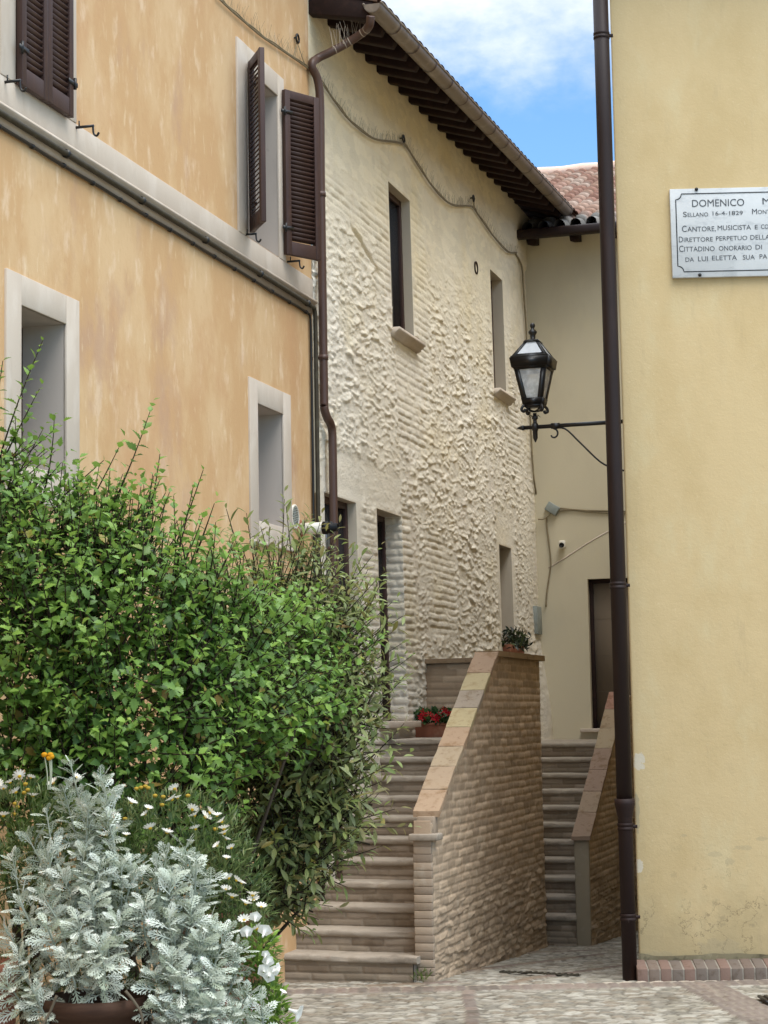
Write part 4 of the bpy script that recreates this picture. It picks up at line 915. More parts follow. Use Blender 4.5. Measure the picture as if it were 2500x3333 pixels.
def coping(root, ua, ub, w0, w1, zfun, th, col, seed):
    us_ = np.linspace(ua, ub, 8); ws = np.linspace(w0, w1, 8); Ug, Wg = np.meshgrid(us_, ws, indexing='ij')
    n_ = .008*(fbm(Ug*9, Wg*9, seed, 3)-.5); Ug2 = Ug+.006*(vn(Wg*20, Ug*0, seed)-.5); Wg2 = Wg+.008*(vn(Ug*14, Wg*0, seed)-.5)
    g = G(); g.grid(FO.P(Ug2, zfun(Ug)+th+n_, Wg2), None, np.broadcast_to(np.array(col), Ug.shape+(3,)), flip=True)
    g.grid(FO.P(Ug2, zfun(Ug), Wg2), None, np.broadcast_to(np.array(col)*.8, Ug.shape+(3,)))
    top_ = FO.P(Ug2, zfun(Ug)+th+n_, Wg2); bot_ = FO.P(Ug2, zfun(Ug), Wg2)
    for a in ((slice(None), 0), (slice(None), -1), (0, slice(None)), (-1, slice(None))):
        g.grid(np.stack([top_[a], bot_[a]], 1), None, np.broadcast_to(np.array(col), (8, 2, 3)))
    g.build('coping_stone', 'coping', root)
zc1 = lambda u: np.minimum(1.232+.588*(np.asarray(u)-.12), 2.515)
bnds = [.10, .37, .66, .92, 1.18, 1.45, 1.70, 1.96, 2.28]
for j in range(8): coping(PW, bnds[j]+.004, bnds[j+1]-.004, .985, 1.195, zc1, .045, ccol_[j], 30+j)
for j, (a, b) in enumerate(((2.288, 2.9), (2.908, 3.55), (3.558, 4.30))): coping(PW, a, b, .985, 1.2, lambda u: 2.505+0*np.asarray(u), .05, lin(('#8f7759', '#86704f', '#8b7450')[j]), 60+j)
# wall closing the landing
ws = np.arange(.0, 1.03, .014); zs_ = np.arange(1.7, 2.5, .011); Wg, Zg = np.meshgrid(ws, zs_, indexing='ij')
bm_, bi = bricks(Wg, Zg, .26, .068, 71, .014, .012); hv = .005*bm_*(.5+.8*bi)+.005*(fbm(Wg*12, Zg*12, 3, 3)-.5)
cs = np.array([lin('#efebe6'), lin('#ded8d1'), lin('#faf7f3')])[(bi*2.99).astype(int)]
g = G(); g.grid(FO.P(4.10-hv, Zg, Wg), None, cs, flip=True)
g.fbox(FO, 4.11, 4.24, -.4, 2.5, -.05, 1.03, lin('#ded8d1')); g.build('end_wall', 'brick_wall', PW)
coping(PW, 4.06, 4.29, -.02, .98, lambda u: 2.505+0*np.asarray(u), .045, lin('#85715a'), 66)

P2 = thing('parapet_wall', 'narrow brick parapet beside the far staircase, nearer the drainpipe', 'wall', FO.P(5.5, -.2, 1.45))
zc2 = lambda u: np.minimum(.765+.585*(np.asarray(u)-4.5), 2.18)
gb2 = lambda u: zg(P0[1]+DV[1]*np.asarray(u)+NV[1]*1.5)
parapet(P2, 1.40, 1.53, 4.53, 7.6, gb2, zc2, .3, 340, 7)
g = G(); g.fbox(Cross(4.53), 1.392, 1.538, -.6, .77, -.04, .012); g.build('pier', 'pier_plaster', P2, bevel=.012)
bn = [4.49, 4.86, 5.19, 5.54, 5.9, 6.25, 6.6, 6.92]
for j in range(7): coping(P2, bn[j]+.004, bn[j+1]-.004, 1.375, 1.56, zc2, .04, lin(('#957f6c', '#9a8671', '#927c6b', '#907a69', '#9f8e74', '#98856c', '#967362')[j]), 80+j)

# drain slots in the paving
for (a, b, c, d_, lb) in ((1625, 3163, 1712, 3166, 'short dark drain slot in the cobbles before the brick parapet'), (1712, 3172, 1880, 3181, 'long dark drain slot in the cobbles beside the brick parapet foot')):
    p1, p2 = [np.array([0, 0, H])+ray(x, y)*((-.02-H)/ray(x, y)[2]) for x, y in ((a, b), (c, d_))]
    g = G(); dv = (p2-p1); dv[2] = 0; L = np.linalg.norm(dv); dv /= L; sv = np.array([-dv[1], dv[0], 0]); zq = float(zg((p1[1]+p2[1])/2))+.004
    o = thing('drain_grate', lb, 'drain', V3(p1, zq), 'drain slots in the lane')
    p1[2] = zq; g.box(p1, dv*L, sv*.07, up*.006); g.build('tray', 'conduit', o)
    g = G()
    for q in np.arange(0, L, .05): g.box(p1+dv*q+up*.006, dv*.02, sv*.07, up*.006)
    g.build('bars', 'conduit', o)
q = np.array([0, 0, H])+ray(2490, 3262)*(-H/ray(2490, 3262)[2])
g = G()
o = thing('drain_grate', 'dark iron grate in the paving in front of the marble plaque wall', 'drain', (q[0], q[1], 0))
g.box((q[0]-.02, q[1]-.17, .012), (.4, 0, 0), (0, .34, 0), (0, 0, .006)); g.build('tray', 'soil', o)
g = G()
for j in range(9): g.box((q[0]-.02+.045*j, q[1]-.17, .018), (.022, 0, 0), (0, .34, 0), (0, 0, .008))
g.build('bars', 'black_iron', o)

# ------------------------------------------------------------------ plants
def leaf_tpl(kind):
    if kind == 'hibiscus': e = [(0, 0), (.10, .05), (.26, .2), (.34, .36), (.25, .44), (.30, .58), (.19, .68), (.17, .8), (.07, .9), (0, 1)]
    elif kind == 'lobed': e = [(0, 0), (.06, .06), (.20, .16), (.17, .24), (.33, .30), (.27, .38), (.36, .48), (.22, .52), (.25, .66), (.13, .70), (.14, .82), (.05, .86), (0, 1)]
    elif kind == 'bay': e = [(0, 0), (.035, .1), (.11, .28), (.155, .5), (.13, .72), (.06, .9), (0, 1)]
    elif kind == 'thin': e = [(0, 0), (.05, .3), (.06, .6), (0, 1)]
    elif kind == 'petal': e = [(0, 0), (.10, .25), (.17, .6), (.14, .9), (0, 1)]
    V = []; n = len(e)
    for x, y in e: V.append((0, y, -.18*y*y))
    for s_ in (-1, 1):
        for x, y in e: V.append((s_*x, y+.0, .30*abs(x)-.18*y*y))
    Fc = []
    for i in range(n-1): Fc.append((i, n+i, n+i+1, i+1)); Fc.append((i, i+1, 2*n+i+1, 2*n+i))
    return np.array(V, float), np.array(Fc)
def felt_tpl():
    V = []; Fc = []
    def quad(p0, p1, w0, w1):
        p0, p1 = np.array(p0), np.array(p1); d_ = p1-p0; s_ = np.array([-d_[1], d_[0]])/(np.hypot(*d_)+1e-9); b = len(V)
        for p_, w_, sg in ((p0, w0, 1), (p0, w0, -1), (p1, w1, -1), (p1, w1, 1)): q_ = p_+s_*w_*sg; V.append((q_[0], q_[1], -.25*abs(q_[0])-.42*q_[1]**2))
        Fc.append((b, b+1, b+2, b+3))
    quad((0, 0), (0, .55), .02, .035); quad((0, .55), (0, 1), .04, .025)
    for y, L, an_ in ((.30, .20, 52), (.45, .31, 50), (.60, .34, 46), (.74, .28, 40), (.87, .19, 34)):
        for s_ in (-1, 1):
            a_ = math.radians(an_); dx, dy = s_*math.sin(a_)*L, math.cos(a_)*L
            quad((0, y-.03), (dx*.6, y+dy*.6), .013, .019); quad((dx*.6, y+dy*.6), (dx, y+dy), .021, .014)
            quad((dx*.45, y+dy*.42), (dx*.66+.02*s_, y+dy*1.0), .013, .014); quad((dx*.5, y+dy*.5), (dx*1.05, y+dy*.48), .013, .014)
    quad((0, .9), (.05, 1.06), .03, .02); quad((0, .9), (-.05, 1.06), .03, .02)
    return np.array(V), np.array(Fc)
def inst(tpl, pos, dr, nrm, sc, col):
    V, Fc = tpl; pos, dr, nrm, sc, col = [np.asarray(a, float) for a in (pos, dr, nrm, sc, col)]
    dr = dr/(np.linalg.norm(dr, axis=1)[:, None]+1e-9); x = np.cross(dr, nrm); x /= np.linalg.norm(x, axis=1)[:, None]+1e-9; zz = np.cross(x, dr)
    N, k = len(pos), len(V)
    P_ = pos[:, None]+sc[:, None, None]*(V[None, :, 0, None]*x[:, None]+V[None, :, 1, None]*dr[:, None]+V[None, :, 2, None]*zz[:, None])
    Fa = (Fc[None]+np.arange(N)[:, None, None]*k).reshape(-1, Fc.shape[1])
    return P_.reshape(-1, 3), Fa, np.repeat(col, k, 0)
def unit(v): return v/(np.linalg.norm(v, axis=-1, keepdims=True)+1e-9)
LOB, HIB, BAY, THIN, FELT = leaf_tpl('lobed'), leaf_tpl('hibiscus'), leaf_tpl('bay'), leaf_tpl('thin'), felt_tpl()

def shrub(root, tpl, ells, ntw, lsize, cols, twl, spacing, base_pts, seed, spikes=(), upb=.55, droop=.1, stemmat='twig', tipcol=None, tipn=4, perleaf=1, kx=.85):
    rg = np.random.default_rng(seed); tw = []; E = np.array(ells); vol = E[:, 3]*E[:, 4]*E[:, 5]
    area = (E[:, 3]*E[:, 5]+E[:, 4]*E[:, 5]+E[:, 3]*E[:, 4]); pr = area/area.sum()
    while len(tw) < ntw:
        e = E[rg.choice(len(E), p=pr)]; v = unit(rg.normal(size=3)); 
        rr = 1-.45*rg.random()**1.6; p_ = e[:3]+v*e[3:6]*rr
        ins = False
        for q in E:
            if q is not e and (((p_-q[:3])/q[3:6])**2).sum() < .45: ins = True
        if ins and rg.random() < .7: continue
        if p_[1] > e[1]+.5*e[4] and rg.random() < .75: continue        # most twigs on the street side
        dirv = unit(v/e[3:6]*min(e[3:6])+up*upb+rg.normal(size=3)*.35)
        tw.append((p_, dirv, twl*(.6+.8*rg.random()), rr))
    for p_, dirv, L in spikes: tw.append((np.array(p_), unit(np.array(dirv, float)), L, 1.))
    pos = []; dr = []; nm = []; sc = []; cl_ = []; st = G()
    C = np.array([lin(c) if isinstance(c, str) else c for c in cols])
    for p_, dv, L, rr in tw:
        n_ = max(4, int(L/spacing)); bend = rg.normal(size=3)*.25; ts = np.linspace(0, 1, n_)
        pts = p_-dv*L*.45+dv*L*ts[:, None]+bend*L*.25*(ts**2)[:, None]+up*(L*.12*ts**2)[:, None]
        if len(pts) > 3: st.tube(pts[::max(1, n_//5)], np.linspace(.0055, .0018, len(pts[::max(1, n_//5)])), 4, caps=False)
        ph = rg.random()*6.3; a_ = unit(np.cross(dv, [.3, .2, 1.])); b_ = np.cross(dv, a_); base_c = C[rg.integers(len(C))]
        for i in range(n_):
            if ts[i] < .08: continue
            for m_ in range(perleaf):
                an = ph+i*2.4+m_*2.1; side = a_*math.cos(an)+b_*math.sin(an); up_ = .35+.9*ts[i]**3
                pos.append(pts[i]); dr.append(side+dv*up_+rg.normal(size=3)*.25-up*droop); nm.append(dv*.8+up*.9+rg.normal(size=3)*.35)
                sc.append(lsize*(.45+.75*rg.random())*(1-.35*ts[i]**4))
                c = base_c*(.7+.6*rg.random())
                if rg.random() < .035: c = c*.3+.7*np.array(lin(('#9c8a3e', '#a5793f', '#b5a94a')[rg.integers(3)]))
                if tipcol is not None and ts[i] > .72: c = c*.45+.55*np.array(lin(tipcol[rg.integers(len(tipcol))]))
                cl_.append(c)
    g = G(); V, Fa, Cc = inst(tpl, pos, dr, nm, np.array(sc), cl_); g.add(V, Fa, Cc); g.build('foliage', 'leaf', root)
    # main limbs
    for b0 in base_pts:
        b0 = np.array(b0, float)
        for _ in range(7):
            p_, dv, L, rr = tw[rg.integers(len(tw))]; mid = b0*.5+p_*.5+rg.normal(size=3)*.12+up*.15
            st.tube(spline([b0, b0*.75+mid*.25+up*.08, mid, p_], 4), np.linspace(.026, .006, 13), 6, caps=False)
    for _ in range(260):
        p_, dv, L, rr = tw[rg.integers(len(tw))]; q, _, _, _ = tw[rg.integers(len(tw))]
        if np.linalg.norm(p_-q) < .5: st.tube([p_-dv*L*.4, (p_+q)/2-dv*.2, q-dv*L*.5], .004, 4, caps=False)
    st.build('branches', stemmat, root)
def E_(px, py, Y, rx, ry, rz): p_ = atY(px, py, Y); return (*p_, rx, ry, rz)
mp = lambda Y: Y/F
# leafy hibiscus-like shrub, nearer and left
Yh = 9.7
HS = thing('leafy_shrub', 'tall bright green shrub with toothed leaves against the ochre wall', 'shrub', V3(atY(250, 2500, Yh), 0))
ell = [E_(120, 1890, Yh, .50, .5, .38), E_(430, 1970, Yh, .5, .5, .38), E_(700, 2090, Yh+.3, .34, .45, .36), E_(60, 2230, Yh-.1, .5, .5, .45), E_(420, 2280, Yh-.1, .52, .5, .50), E_(760, 2260, Yh+.3, .34, .45, .40), E_(-60, 1640, Yh, .28, .4, .40), E_(250, 2050, Yh-.15, .5, .45, .5), E_(80, 2480, Yh, .5, .5, .4), E_(450, 2520, Yh, .5, .5, .4), E_(300, 2380, Yh-.1, .35, .5, .4), E_(900, 2210, Yh+1.0, .24, .35, .26), E_(1010, 2120, Yh+1.3, .16, .25, .16), E_(1000, 2330, Yh+1.2, .2, .25, .22), E_(300, 1860, Yh, .4, .4, .28)]
def spk(px0, py0, px1, py1, Y): a, b = atY(px0, py0, Y), atY(px1, py1, Y-.05); L = np.linalg.norm(b-a); return (a+(b-a)*.45, b-a, L)
spikes = [spk(-20, 1560, 85, 1150, Yh), spk(10, 1500, 130, 1250, Yh), spk(-30, 1400, 15, 1190, Yh), spk(120, 1680, 225, 1385, Yh), spk(350, 1680, 515, 1350, Yh), spk(280, 1660, 400, 1450, Yh), spk(560, 1800, 665, 1560, Yh), spk(60, 1650, 40, 1380, Yh), spk(480, 1700, 530, 1500, Yh), spk(1120, 2160, 1265, 2080, Yh+1.4), spk(1100, 2120, 1180, 2010, Yh+1.4), spk(980, 2080, 1010, 1960, Yh+1.3), spk(860, 2050, 905, 1830, Yh+1.), spk(640, 1800, 700, 1640, Yh), spk(180, 1640, 330, 1500, Yh), spk(-10, 1700, 90, 1420, Yh)]
shrub(HS, LOB, ell, 1750, .07, ('#71933f', '#64873b', '#7d9f4a', '#57773b', '#6f8f50'), .33, .024, [V3(atY(100, 2500, Yh), 0.0), V3(atY(350, 2500, Yh), 0.), V3(atY(560, 2500, Yh+.2), 0.)], 3, spikes, tipcol=('#86a84a', '#94b352', '#789c48'))
# olive green evergreen, farther right
Yb = 11.6
BS = thing('evergreen_shrub', 'olive green evergreen shrub with narrow leaves leaning over the stairs', 'shrub', V3(atY(850, 2900, Yb), 0))
ell = [E_(900, 2050, Yb, .40, .5, .33), E_(1030, 2180, Yb, .26, .5, .34), E_(820, 2260, Yb, .55, .5, .5), E_(1010, 2400, Yb-.1, .31, .5, .42), E_(950, 2670, Yb-.1, .26, .45, .32), E_(800, 2620, Yb, .4, .5, .45), E_(920, 2810, Yb-.1, .24, .35, .26), E_(780, 2840, Yb, .3, .4, .3), E_(1100, 2660, Yb-.1, .10, .3, .16)]
spikes = [spk(940, 1990, 990, 1800, Yb), spk(1080, 2000, 1200, 1790, Yb), spk(840, 1900, 800, 1690, Yb), spk(960, 1900, 965, 1790, Yb), spk(1150, 2050, 1255, 1880, Yb), spk(1160, 2250, 1340, 2160, Yb), spk(1170, 2500, 1330, 2360, Yb), spk(1150, 2480, 1300, 2240, Yb), spk(1120, 2760, 1230, 2690, Yb), spk(1080, 2800, 1225, 2780, Yb), spk(980, 2880, 930, 2985, Yb), spk(1000, 2880, 900, 2970, Yb), spk(1050, 2850, 1140, 2900, Yb), spk(780, 1800, 740, 1680, Yb), spk(1160, 2350, 1290, 2400, Yb), spk(1150, 2150, 1275, 2030, Yb), spk(1170, 2300, 1265, 2230, Yb), spk(1170, 2420, 1310, 2440, Yb), spk(1130, 2580, 1240, 2560, Yb), spk(1120, 2640, 1236, 2640, Yb), spk(1100, 2700, 1225, 2730, Yb), spk(1060, 2780, 1180, 2830, Yb), spk(1040, 2820, 1100, 2920, Yb), spk(1000, 2850, 1010, 2960, Yb), spk(1100, 2050, 1160, 1870, Yb), spk(1020, 1980, 1060, 1840, Yb), spk(880, 1900, 900, 1770, Yb)]
shrub(BS, BAY, ell, 1200, .10, ('#828e55', '#76834e', '#909a66', '#889360', '#6e7a50', '#9da478'), .46, .028, [V3(atY(520, 2900, Yb), 0.), V3(atY(620, 2900, Yb), 0.)], 4, spikes, tipcol=('#8c9a55', '#7d8f4c', '#9aa062', '#86703f'), droop=.15)
# planter behind
q = atY(855, 2965, 11.4)
g = G(); g.lathe((q[0]-.30, q[1]+.1, 0), [(.24, 0), (.28, .3), (.30, q[2]-.06), (.33, q[2]-.055), (.33, q[2]+.01), (.29, q[2]+.01), (.28, q[2]-.06)], 36); o = g.build('planter', 'terracotta', None, smooth=False); tag(o, 'round terracotta planter half hidden behind the daisies and under the olive shrub', 'planter')

# silver dusty plants in pots
Yp = 8.6
def silver(root, shoots, seed, cols=('#c6cdc0', '#b3bbab', '#d3d8cc', '#a0a994', '#bcc4b4')):
    rg = np.random.default_rng(seed); pos = []; dr = []; nm = []; sc = []; cl_ = []; st = G(); C = np.array([lin(c) for c in cols])
    for (tip_, base, n_, ls, fresh) in shoots:
        n_ = int(n_*1.7)
        tip_, base = np.array(tip_), np.array(base); ax_ = unit(tip_-base); L = np.linalg.norm(tip_-base)
        mid = (tip_+base)/2+rg.normal(size=3)*.03; pts = spline([base, mid, tip_], 8); st.tube(pts, np.linspace(.007, .003, len(pts)), 5, caps=False, col=lin('#9aa295'))
        span = min(L, .40); ph = rg.random()*6
        a_ = unit(np.cross(ax_, [.2, 1., .1])); b_ = np.cross(ax_, a_)
        for i in range(n_):
            t_ = (i+.5)/n_; hgt = span*(1-t_**.8); p_ = tip_-ax_*hgt*(1.0); k = np.clip((1-hgt/L)*(len(pts)-1), 0, len(pts)-1); p_ = pts[int(k)]*.5+p_*.5
            an = ph+i*2.4; side = a_*math.cos(an)+b_*math.sin(an); el = .1+1.7*t_
            pos.append(p_); dr.append(side+ax_*el+rg.normal(size=3)*.3-up*.25*(1-t_)); nm.append(ax_+side*-.2+rg.normal(size=3)*.6)
            sc.append(ls*.86*(.65+.5*rg.random())*(1-.3*t_**3)); c = C[rg.integers(len(C))]
            old = np.clip((.45-t_)*1.8, 0, .85)*(1.-fresh*.45); c = c*(1-old)+old*np.array(lin(('#70745c', '#6f6857', '#83836a')[rg.integers(3)]))
            cl_.append(c*(.85+.3*rg.random()))
    g = G(); V, Fa, Cc = inst(FELT, pos, dr, nm, np.array(sc), cl_); g.add(V, Fa, Cc); g.build('foliage', 'felt_leaf', root); st.build('stems', 'felt_leaf', root)
rp = np.random.default_rng(5)
def sh_(px, py, dy=0., L=.35, n=22, ls=.115, lean=None, fresh=1.):
    t_ = atY(px, py, Yp+dy); c_ = atY(lean if lean else 350, py+900, Yp); d_ = unit(t_-np.array([c_[0], c_[1], t_[2]-.75])); return (t_, t_-d_*L, n, ls, fresh)
SP1 = thing('silver_plant', 'tall silver leaved plant in the brown pot, foreground left', 'plant', V3(atY(310, 3280, Yp), .6))
s1 = [sh_(228, 2480, 0, .5, 26, .10), sh_(330, 2530, 0, .5, 28), sh_(205, 2560, .05, .5, 26), sh_(290, 2600, -.05, .5, 28), sh_(345, 2640, -.1, .4, 24), sh_(150, 2640, 0, .4, 20, .09), sh_(85, 2715, 0, .4, 22), sh_(150, 2760, -.1, .4, 24), sh_(40, 2790, 0, .35, 20), sh_(270, 2760, -.15, .4, 26), sh_(330, 2800, -.2, .4, 26), sh_(200, 2850, -.2, .35, 24),
      sh_(395, 2800, -.15, .4, 22), sh_(440, 2830, -.1, .4, 22), sh_(295, 2900, -.25, .35, 24), sh_(130, 2900, -.2, .35, 22, .11, None, .6), sh_(60, 2930, -.15, .3, 20, .11, None, .6), sh_(15, 3020, -.15, .3, 20), sh_(150, 3010, -.3, .25, 20, .11, None, .5), sh_(320, 3080, -.4, .25, 26, .12), sh_(255, 2990, -.3, .3, 22, .11, None, .5), sh_(390, 3000, -.3, .3, 22, .11, None, .4), sh_(60, 3100, -.3, .25, 20, .11, None, .5), sh_(20, 3200, -.3, .2, 20, .11), sh_(100, 3210, -.35, .2, 20, .11, None, .5), sh_(210, 3090, -.4, .2, 16, .1, None, .3)]
silver(SP1, s1, 21)
SP2 = thing('silver_plant', 'silver leaved plant with branching shoots right of the brown pot', 'plant', V3(atY(640, 3300, Yp), .5))
s2_ = [sh_(545, 2770, 0, .4, 26, .12, 560), sh_(600, 2755, 0, .4, 28, .125, 560), sh_(640, 2790, -.05, .4, 24, .12, 560), sh_(505, 2840, -.05, .35, 24, .12, 560), sh_(560, 2860, -.15, .35, 26, .12, 560), sh_(690, 2850, 0, .4, 22, .115, 560), sh_(420, 2800, 0, .35, 22, .11, 500), sh_(470, 2930, -.2, .3, 24, .12, 560, .5), sh_(620, 2950, -.2, .3, 24, .12, 560, .5), sh_(545, 2990, -.25, .3, 24, .12, 560, .3),
       sh_(690, 3010, -.2, .4, 30, .125, 600), sh_(735, 3030, -.2, .4, 28, .12, 600), sh_(650, 3060, -.25, .35, 24, .12, 600), sh_(775, 3080, -.15, .35, 22, .115, 600), sh_(560, 3100, -.3, .3, 26, .115, 540), sh_(590, 3160, -.35, .25, 22, .11, 540), sh_(700, 3150, -.3, .3, 24, .12, 600, .5), sh_(500, 3170, -.3, .25, 20, .11, 540, .4), sh_(810, 3230, -.2, .3, 26, .12, 700), sh_(850, 3270, -.2, .25, 22, .115, 700), sh_(690, 3265, -.35, .25, 24, .115, 640), sh_(760, 3290, -.3, .2, 22, .11, 660), sh_(600, 3270, -.35, .2, 22, .11, 600, .4), sh_(530, 3280, -.35, .2, 20, .11, 560, .4), sh_(630, 3220, -.3, .25, 20, .11, 600, .3)]
silver(SP2, s2_, 22)
def pot(px, pyrim, Y, r, label, mat, name='flower_pot'):
    q = atY(px, pyrim, Y); zt_ = q[2]; o = thing(name, label, 'pot', (q[0], q[1], 0))
    g = G(); g.lathe((q[0], q[1], 0), [(r*.74, 0), (r*.82, zt_*.3), (r*.92, zt_*.7), (r*.95, zt_-.07), (r*1.03, zt_-.065), (r*1.05, zt_-.03), (r*1.03, zt_), (r*.9, zt_), (r*.88, zt_-.06)], 40); g.build('body', mat, o)
    g = G(); g.lathe((q[0], q[1], 0), [(r*.87, zt_-.08), (r*.87, zt_-.05)], 24); g.build('soil', 'soil', o); return o
pot(312, 3242, 8.45, .225, 'dark brown ribbed pot under the silver plant at the bottom edge', 'brown_pot')
pot(-60, 3130, 8.75, .16, 'reddish terracotta pot at the left edge behind the silver leaves', 'terracotta')
pot(660, 3400, 8.6, .25, 'terracotta pot hidden below the branching silver plant', 'terracotta')
g = G(); 
for a in (((185, 3240), (165, 3290), (140, 3340), (120, 3420)), ((408, 3225), (440, 3265), (462, 3310), (465, 3400))):
    g.tube(spline([atY(x, y, 8.2) for x, y in a], 5), np.linspace(.007, .005, 16), 6)
g.build_each('dry_stem', 'bark', SP1)

# daisies
Yd = 9.05
DS = thing('daisy_bush', 'rounded feathery green bush dotted with white daisies behind the silver plants', 'plant', V3(atY(560, 3200, Yd), .3))
rg = np.random.default_rng(9)
ells = [E_(60, 2740, Yd, .32, .3, .28), E_(300, 2790, Yd, .35, .3, .30), E_(560, 2790, Yd, .36, .32, .30), E_(690, 2930, Yd, .27, .3, .30), E_(790, 3100, Yd-.05, .15, .25, .22), E_(500, 3000, Yd, .4, .3, .35), E_(830, 3220, Yd-.1, .1, .2, .16), E_(120, 3000, Yd, .4, .3, .4), E_(750, 3290, Yd, .22, .2, .15)]
pos = []; dr = []; nm = []; sc = []; cl_ = []
dc = np.array([lin(c) for c in ('#5f7440', '#4c6434', '#70824c', '#7d8a56', '#435a34', '#88905c')])
for e in np.array(ells):
    n_ = int(5200*(e[3]*e[5])/.12*.45)
    for _ in range(n_):
        v = unit(rg.normal(size=3)); 
        if v[1] > .5: continue
        rr = 1-.3*rg.random()**1.5; p_ = e[:3]+v*e[3:6]*rr; c = dc[rg.integers(6)]*(.6+.6*rg.random())
        for _k in range(2):
            pos.append(p_); dr.append(v+up*.8+rg.normal(size=3)*.7); nm.append(rg.normal(size=3)+up); sc.append(.03+.03*rg.random()); cl_.append(c)
g = G(); V, Fa, Cc = inst(THIN, pos, dr, nm, np.array(sc), cl_); g.add(V, Fa, Cc); g.build('foliage', 'leaf', DS)
PET = leaf_tpl('petal')
def daisy_mesh(n, r, cup, pc_, cc_, name, parent, flare=0.):
    g = G(); an = np.arange(n)*2*math.pi/n; dv = np.stack([np.cos(an), np.sin(an), np.full(n, cup)], 1)
    V, Fa, Cc = inst(PET, np.zeros((n, 3))+dv*.004, dv, np.tile([0, 0, 1.], (n, 1))-dv*.0, np.full(n, r), np.tile(pc_, (n, 1))); g.add(V+base_of(parent), Fa, Cc)
    g.lathe(base_of(parent), [(.001, -.004), (r*.26, 0), (r*.3, .003), (r*.2, .007), (.001, .008)], 10, col=cc_)
    return g.build(name, 'petal', parent)
zq = lambda a, b: (a/1.3272, 2200+b/1.3272)
wl = [(755, 490), (745, 537), (768, 530), (830, 580), (842, 607), (885, 612), (905, 592), (938, 606), (960, 632), (845, 664), (968, 664), (970, 683), (973, 708), (940, 735), (1000, 745), (978, 790), (505, 662), (485, 605), (640, 575), (566, 550), (650, 661), (499, 522), (990, 876), (1020, 885), (1042, 897), (975, 925), (1002, 958), (1092, 950), (1095, 970), (1128, 1000), (1060, 987), (1055, 1058), (1112, 1095), (85, 436), (133, 442), (232, 465), (355, 566), (15, 488), (142, 522), (15, 607), (45, 463), (70, 505), (720, 680), (825, 720), (460, 690), (630, 600), (545, 690), (-5, 470), (330, 440)]
fl0 = daisy_mesh(11, .030, .75, lin('#e9e6dc'), lin('#c9a62e'), 'flower', DS)
for i, (a, b) in enumerate(wl):
    o = fl0 if i == 0 else fl0.copy()
    if i: COL.objects.link(o)
    x_, y_ = zq(a, b); p_ = atY(x_, y_, Yd-.42+.06*rg.random()) if y_ > 2750 else atY(x_, y_, Yd-.36+.06*rg.random())
    o.location = Vector(p_)-DS.location; o.rotation_euler = (rg.uniform(-.7, .9), rg.uniform(-.6, .6), rg.uniform(0, 6)); s_ = rg.uniform(.65, 1.); o.scale = (s_, s_, s_)
yl = [(610, 485), (628, 480), (640, 487), (65, 555), (62, 600), (105, 507), (110, 470), (670, 520), (705, 525), (812, 520), (590, 490), (120, 495), (700, 560), (540, 620), (930, 665), (75, 570)]
def_ = G(); def_.lathe(base_of(DS), [(.001, -.006), (.008, -.003), (.012, .003), (.009, .009), (.002, .011)], 9, col=lin('#b89a3c')); f1_ = def_.build('dry_flower', 'petal', DS)
for i, (a, b) in enumerate(yl):
    o = f1_ if i == 0 else f1_.copy()
    if i: COL.objects.link(o)
    x_, y_ = zq(a, b); o.location = Vector(atY(x_, y_, Yd-.2))-DS.location
st = G()
for i, (a, b) in enumerate(wl+yl):
    x_, y_ = zq(a, b); p_ = atY(x_, y_, Yd-.2 if i >= len(wl) else (Yd-.39 if y_ > 2750 else Yd-.33)); st.tube(spline([p_-up*.004, p_-up*.07+rg.normal(size=3)*.01, p_-up*.15+rg.normal(size=3)*.03+np.array([0, .06, 0])], 3), .0017, 4, caps=False, col=lin('#6f8148'))
st.build('flower_stems', 'leaf', DS)
# yellow button flowers of the silver plant
st = G()
for a, b in ((192, 342), (218, 342), (213, 356), (222, 350)):
    x_, y_ = zq(a, b); p_ = atY(x_, y_, Yp); g = G(); g.lathe(p_, [(.002, -.01), (.011, -.006), (.014, .004), (.008, .011), (.002, .012)], 10, col=lin('#d59a1e')); g.build('flower', 'petal', SP1)
    q_ = atY(156+random.uniform(0, 8), 2570, Yp); st.tube(spline([p_, (p_+q_)/2+np.array([.004, 0, 0]), q_], 4), .003, 5, caps=False, col=lin('#a9b09a'))
st.build_each('flower_stem', 'felt_leaf', SP1)
# trailing petunias on the right
PT_ = thing('petunia_plant', 'trailing white petunia with fresh green leaves at the right of the pots', 'plant', V3(atY(880, 3290, 8.7), .5))
pos = []; dr = []; nm = []; sc = []; cl_ = []
for cxp, cyp, n_ in ((855, 3080, 120), (850, 3180, 140), (885, 3270, 160), (900, 3330, 160), (800, 3330, 140), (830, 3120, 90)):
    c_ = atY(cxp, cyp, 8.75)
    for _ in range(n_):
        v = unit(rg.normal(size=3)); pos.append(c_+v*.06*rg.random()**.4*np.array([1, 1, 1.3])); dr.append(v+up*.5); nm.append(up+rg.normal(size=3)*.4); sc.append(.035+.02*rg.random()); cl_.append(np.array(lin(('#7d9a3f', '#8dab4c', '#64843a')[rg.integers(3)]))*(.7+.5*rg.random()))
g = G(); V, Fa, Cc = inst(BAY, pos, dr, nm, np.array(sc), cl_); g.add(V, Fa, Cc); g.build('foliage', 'leaf', PT_)
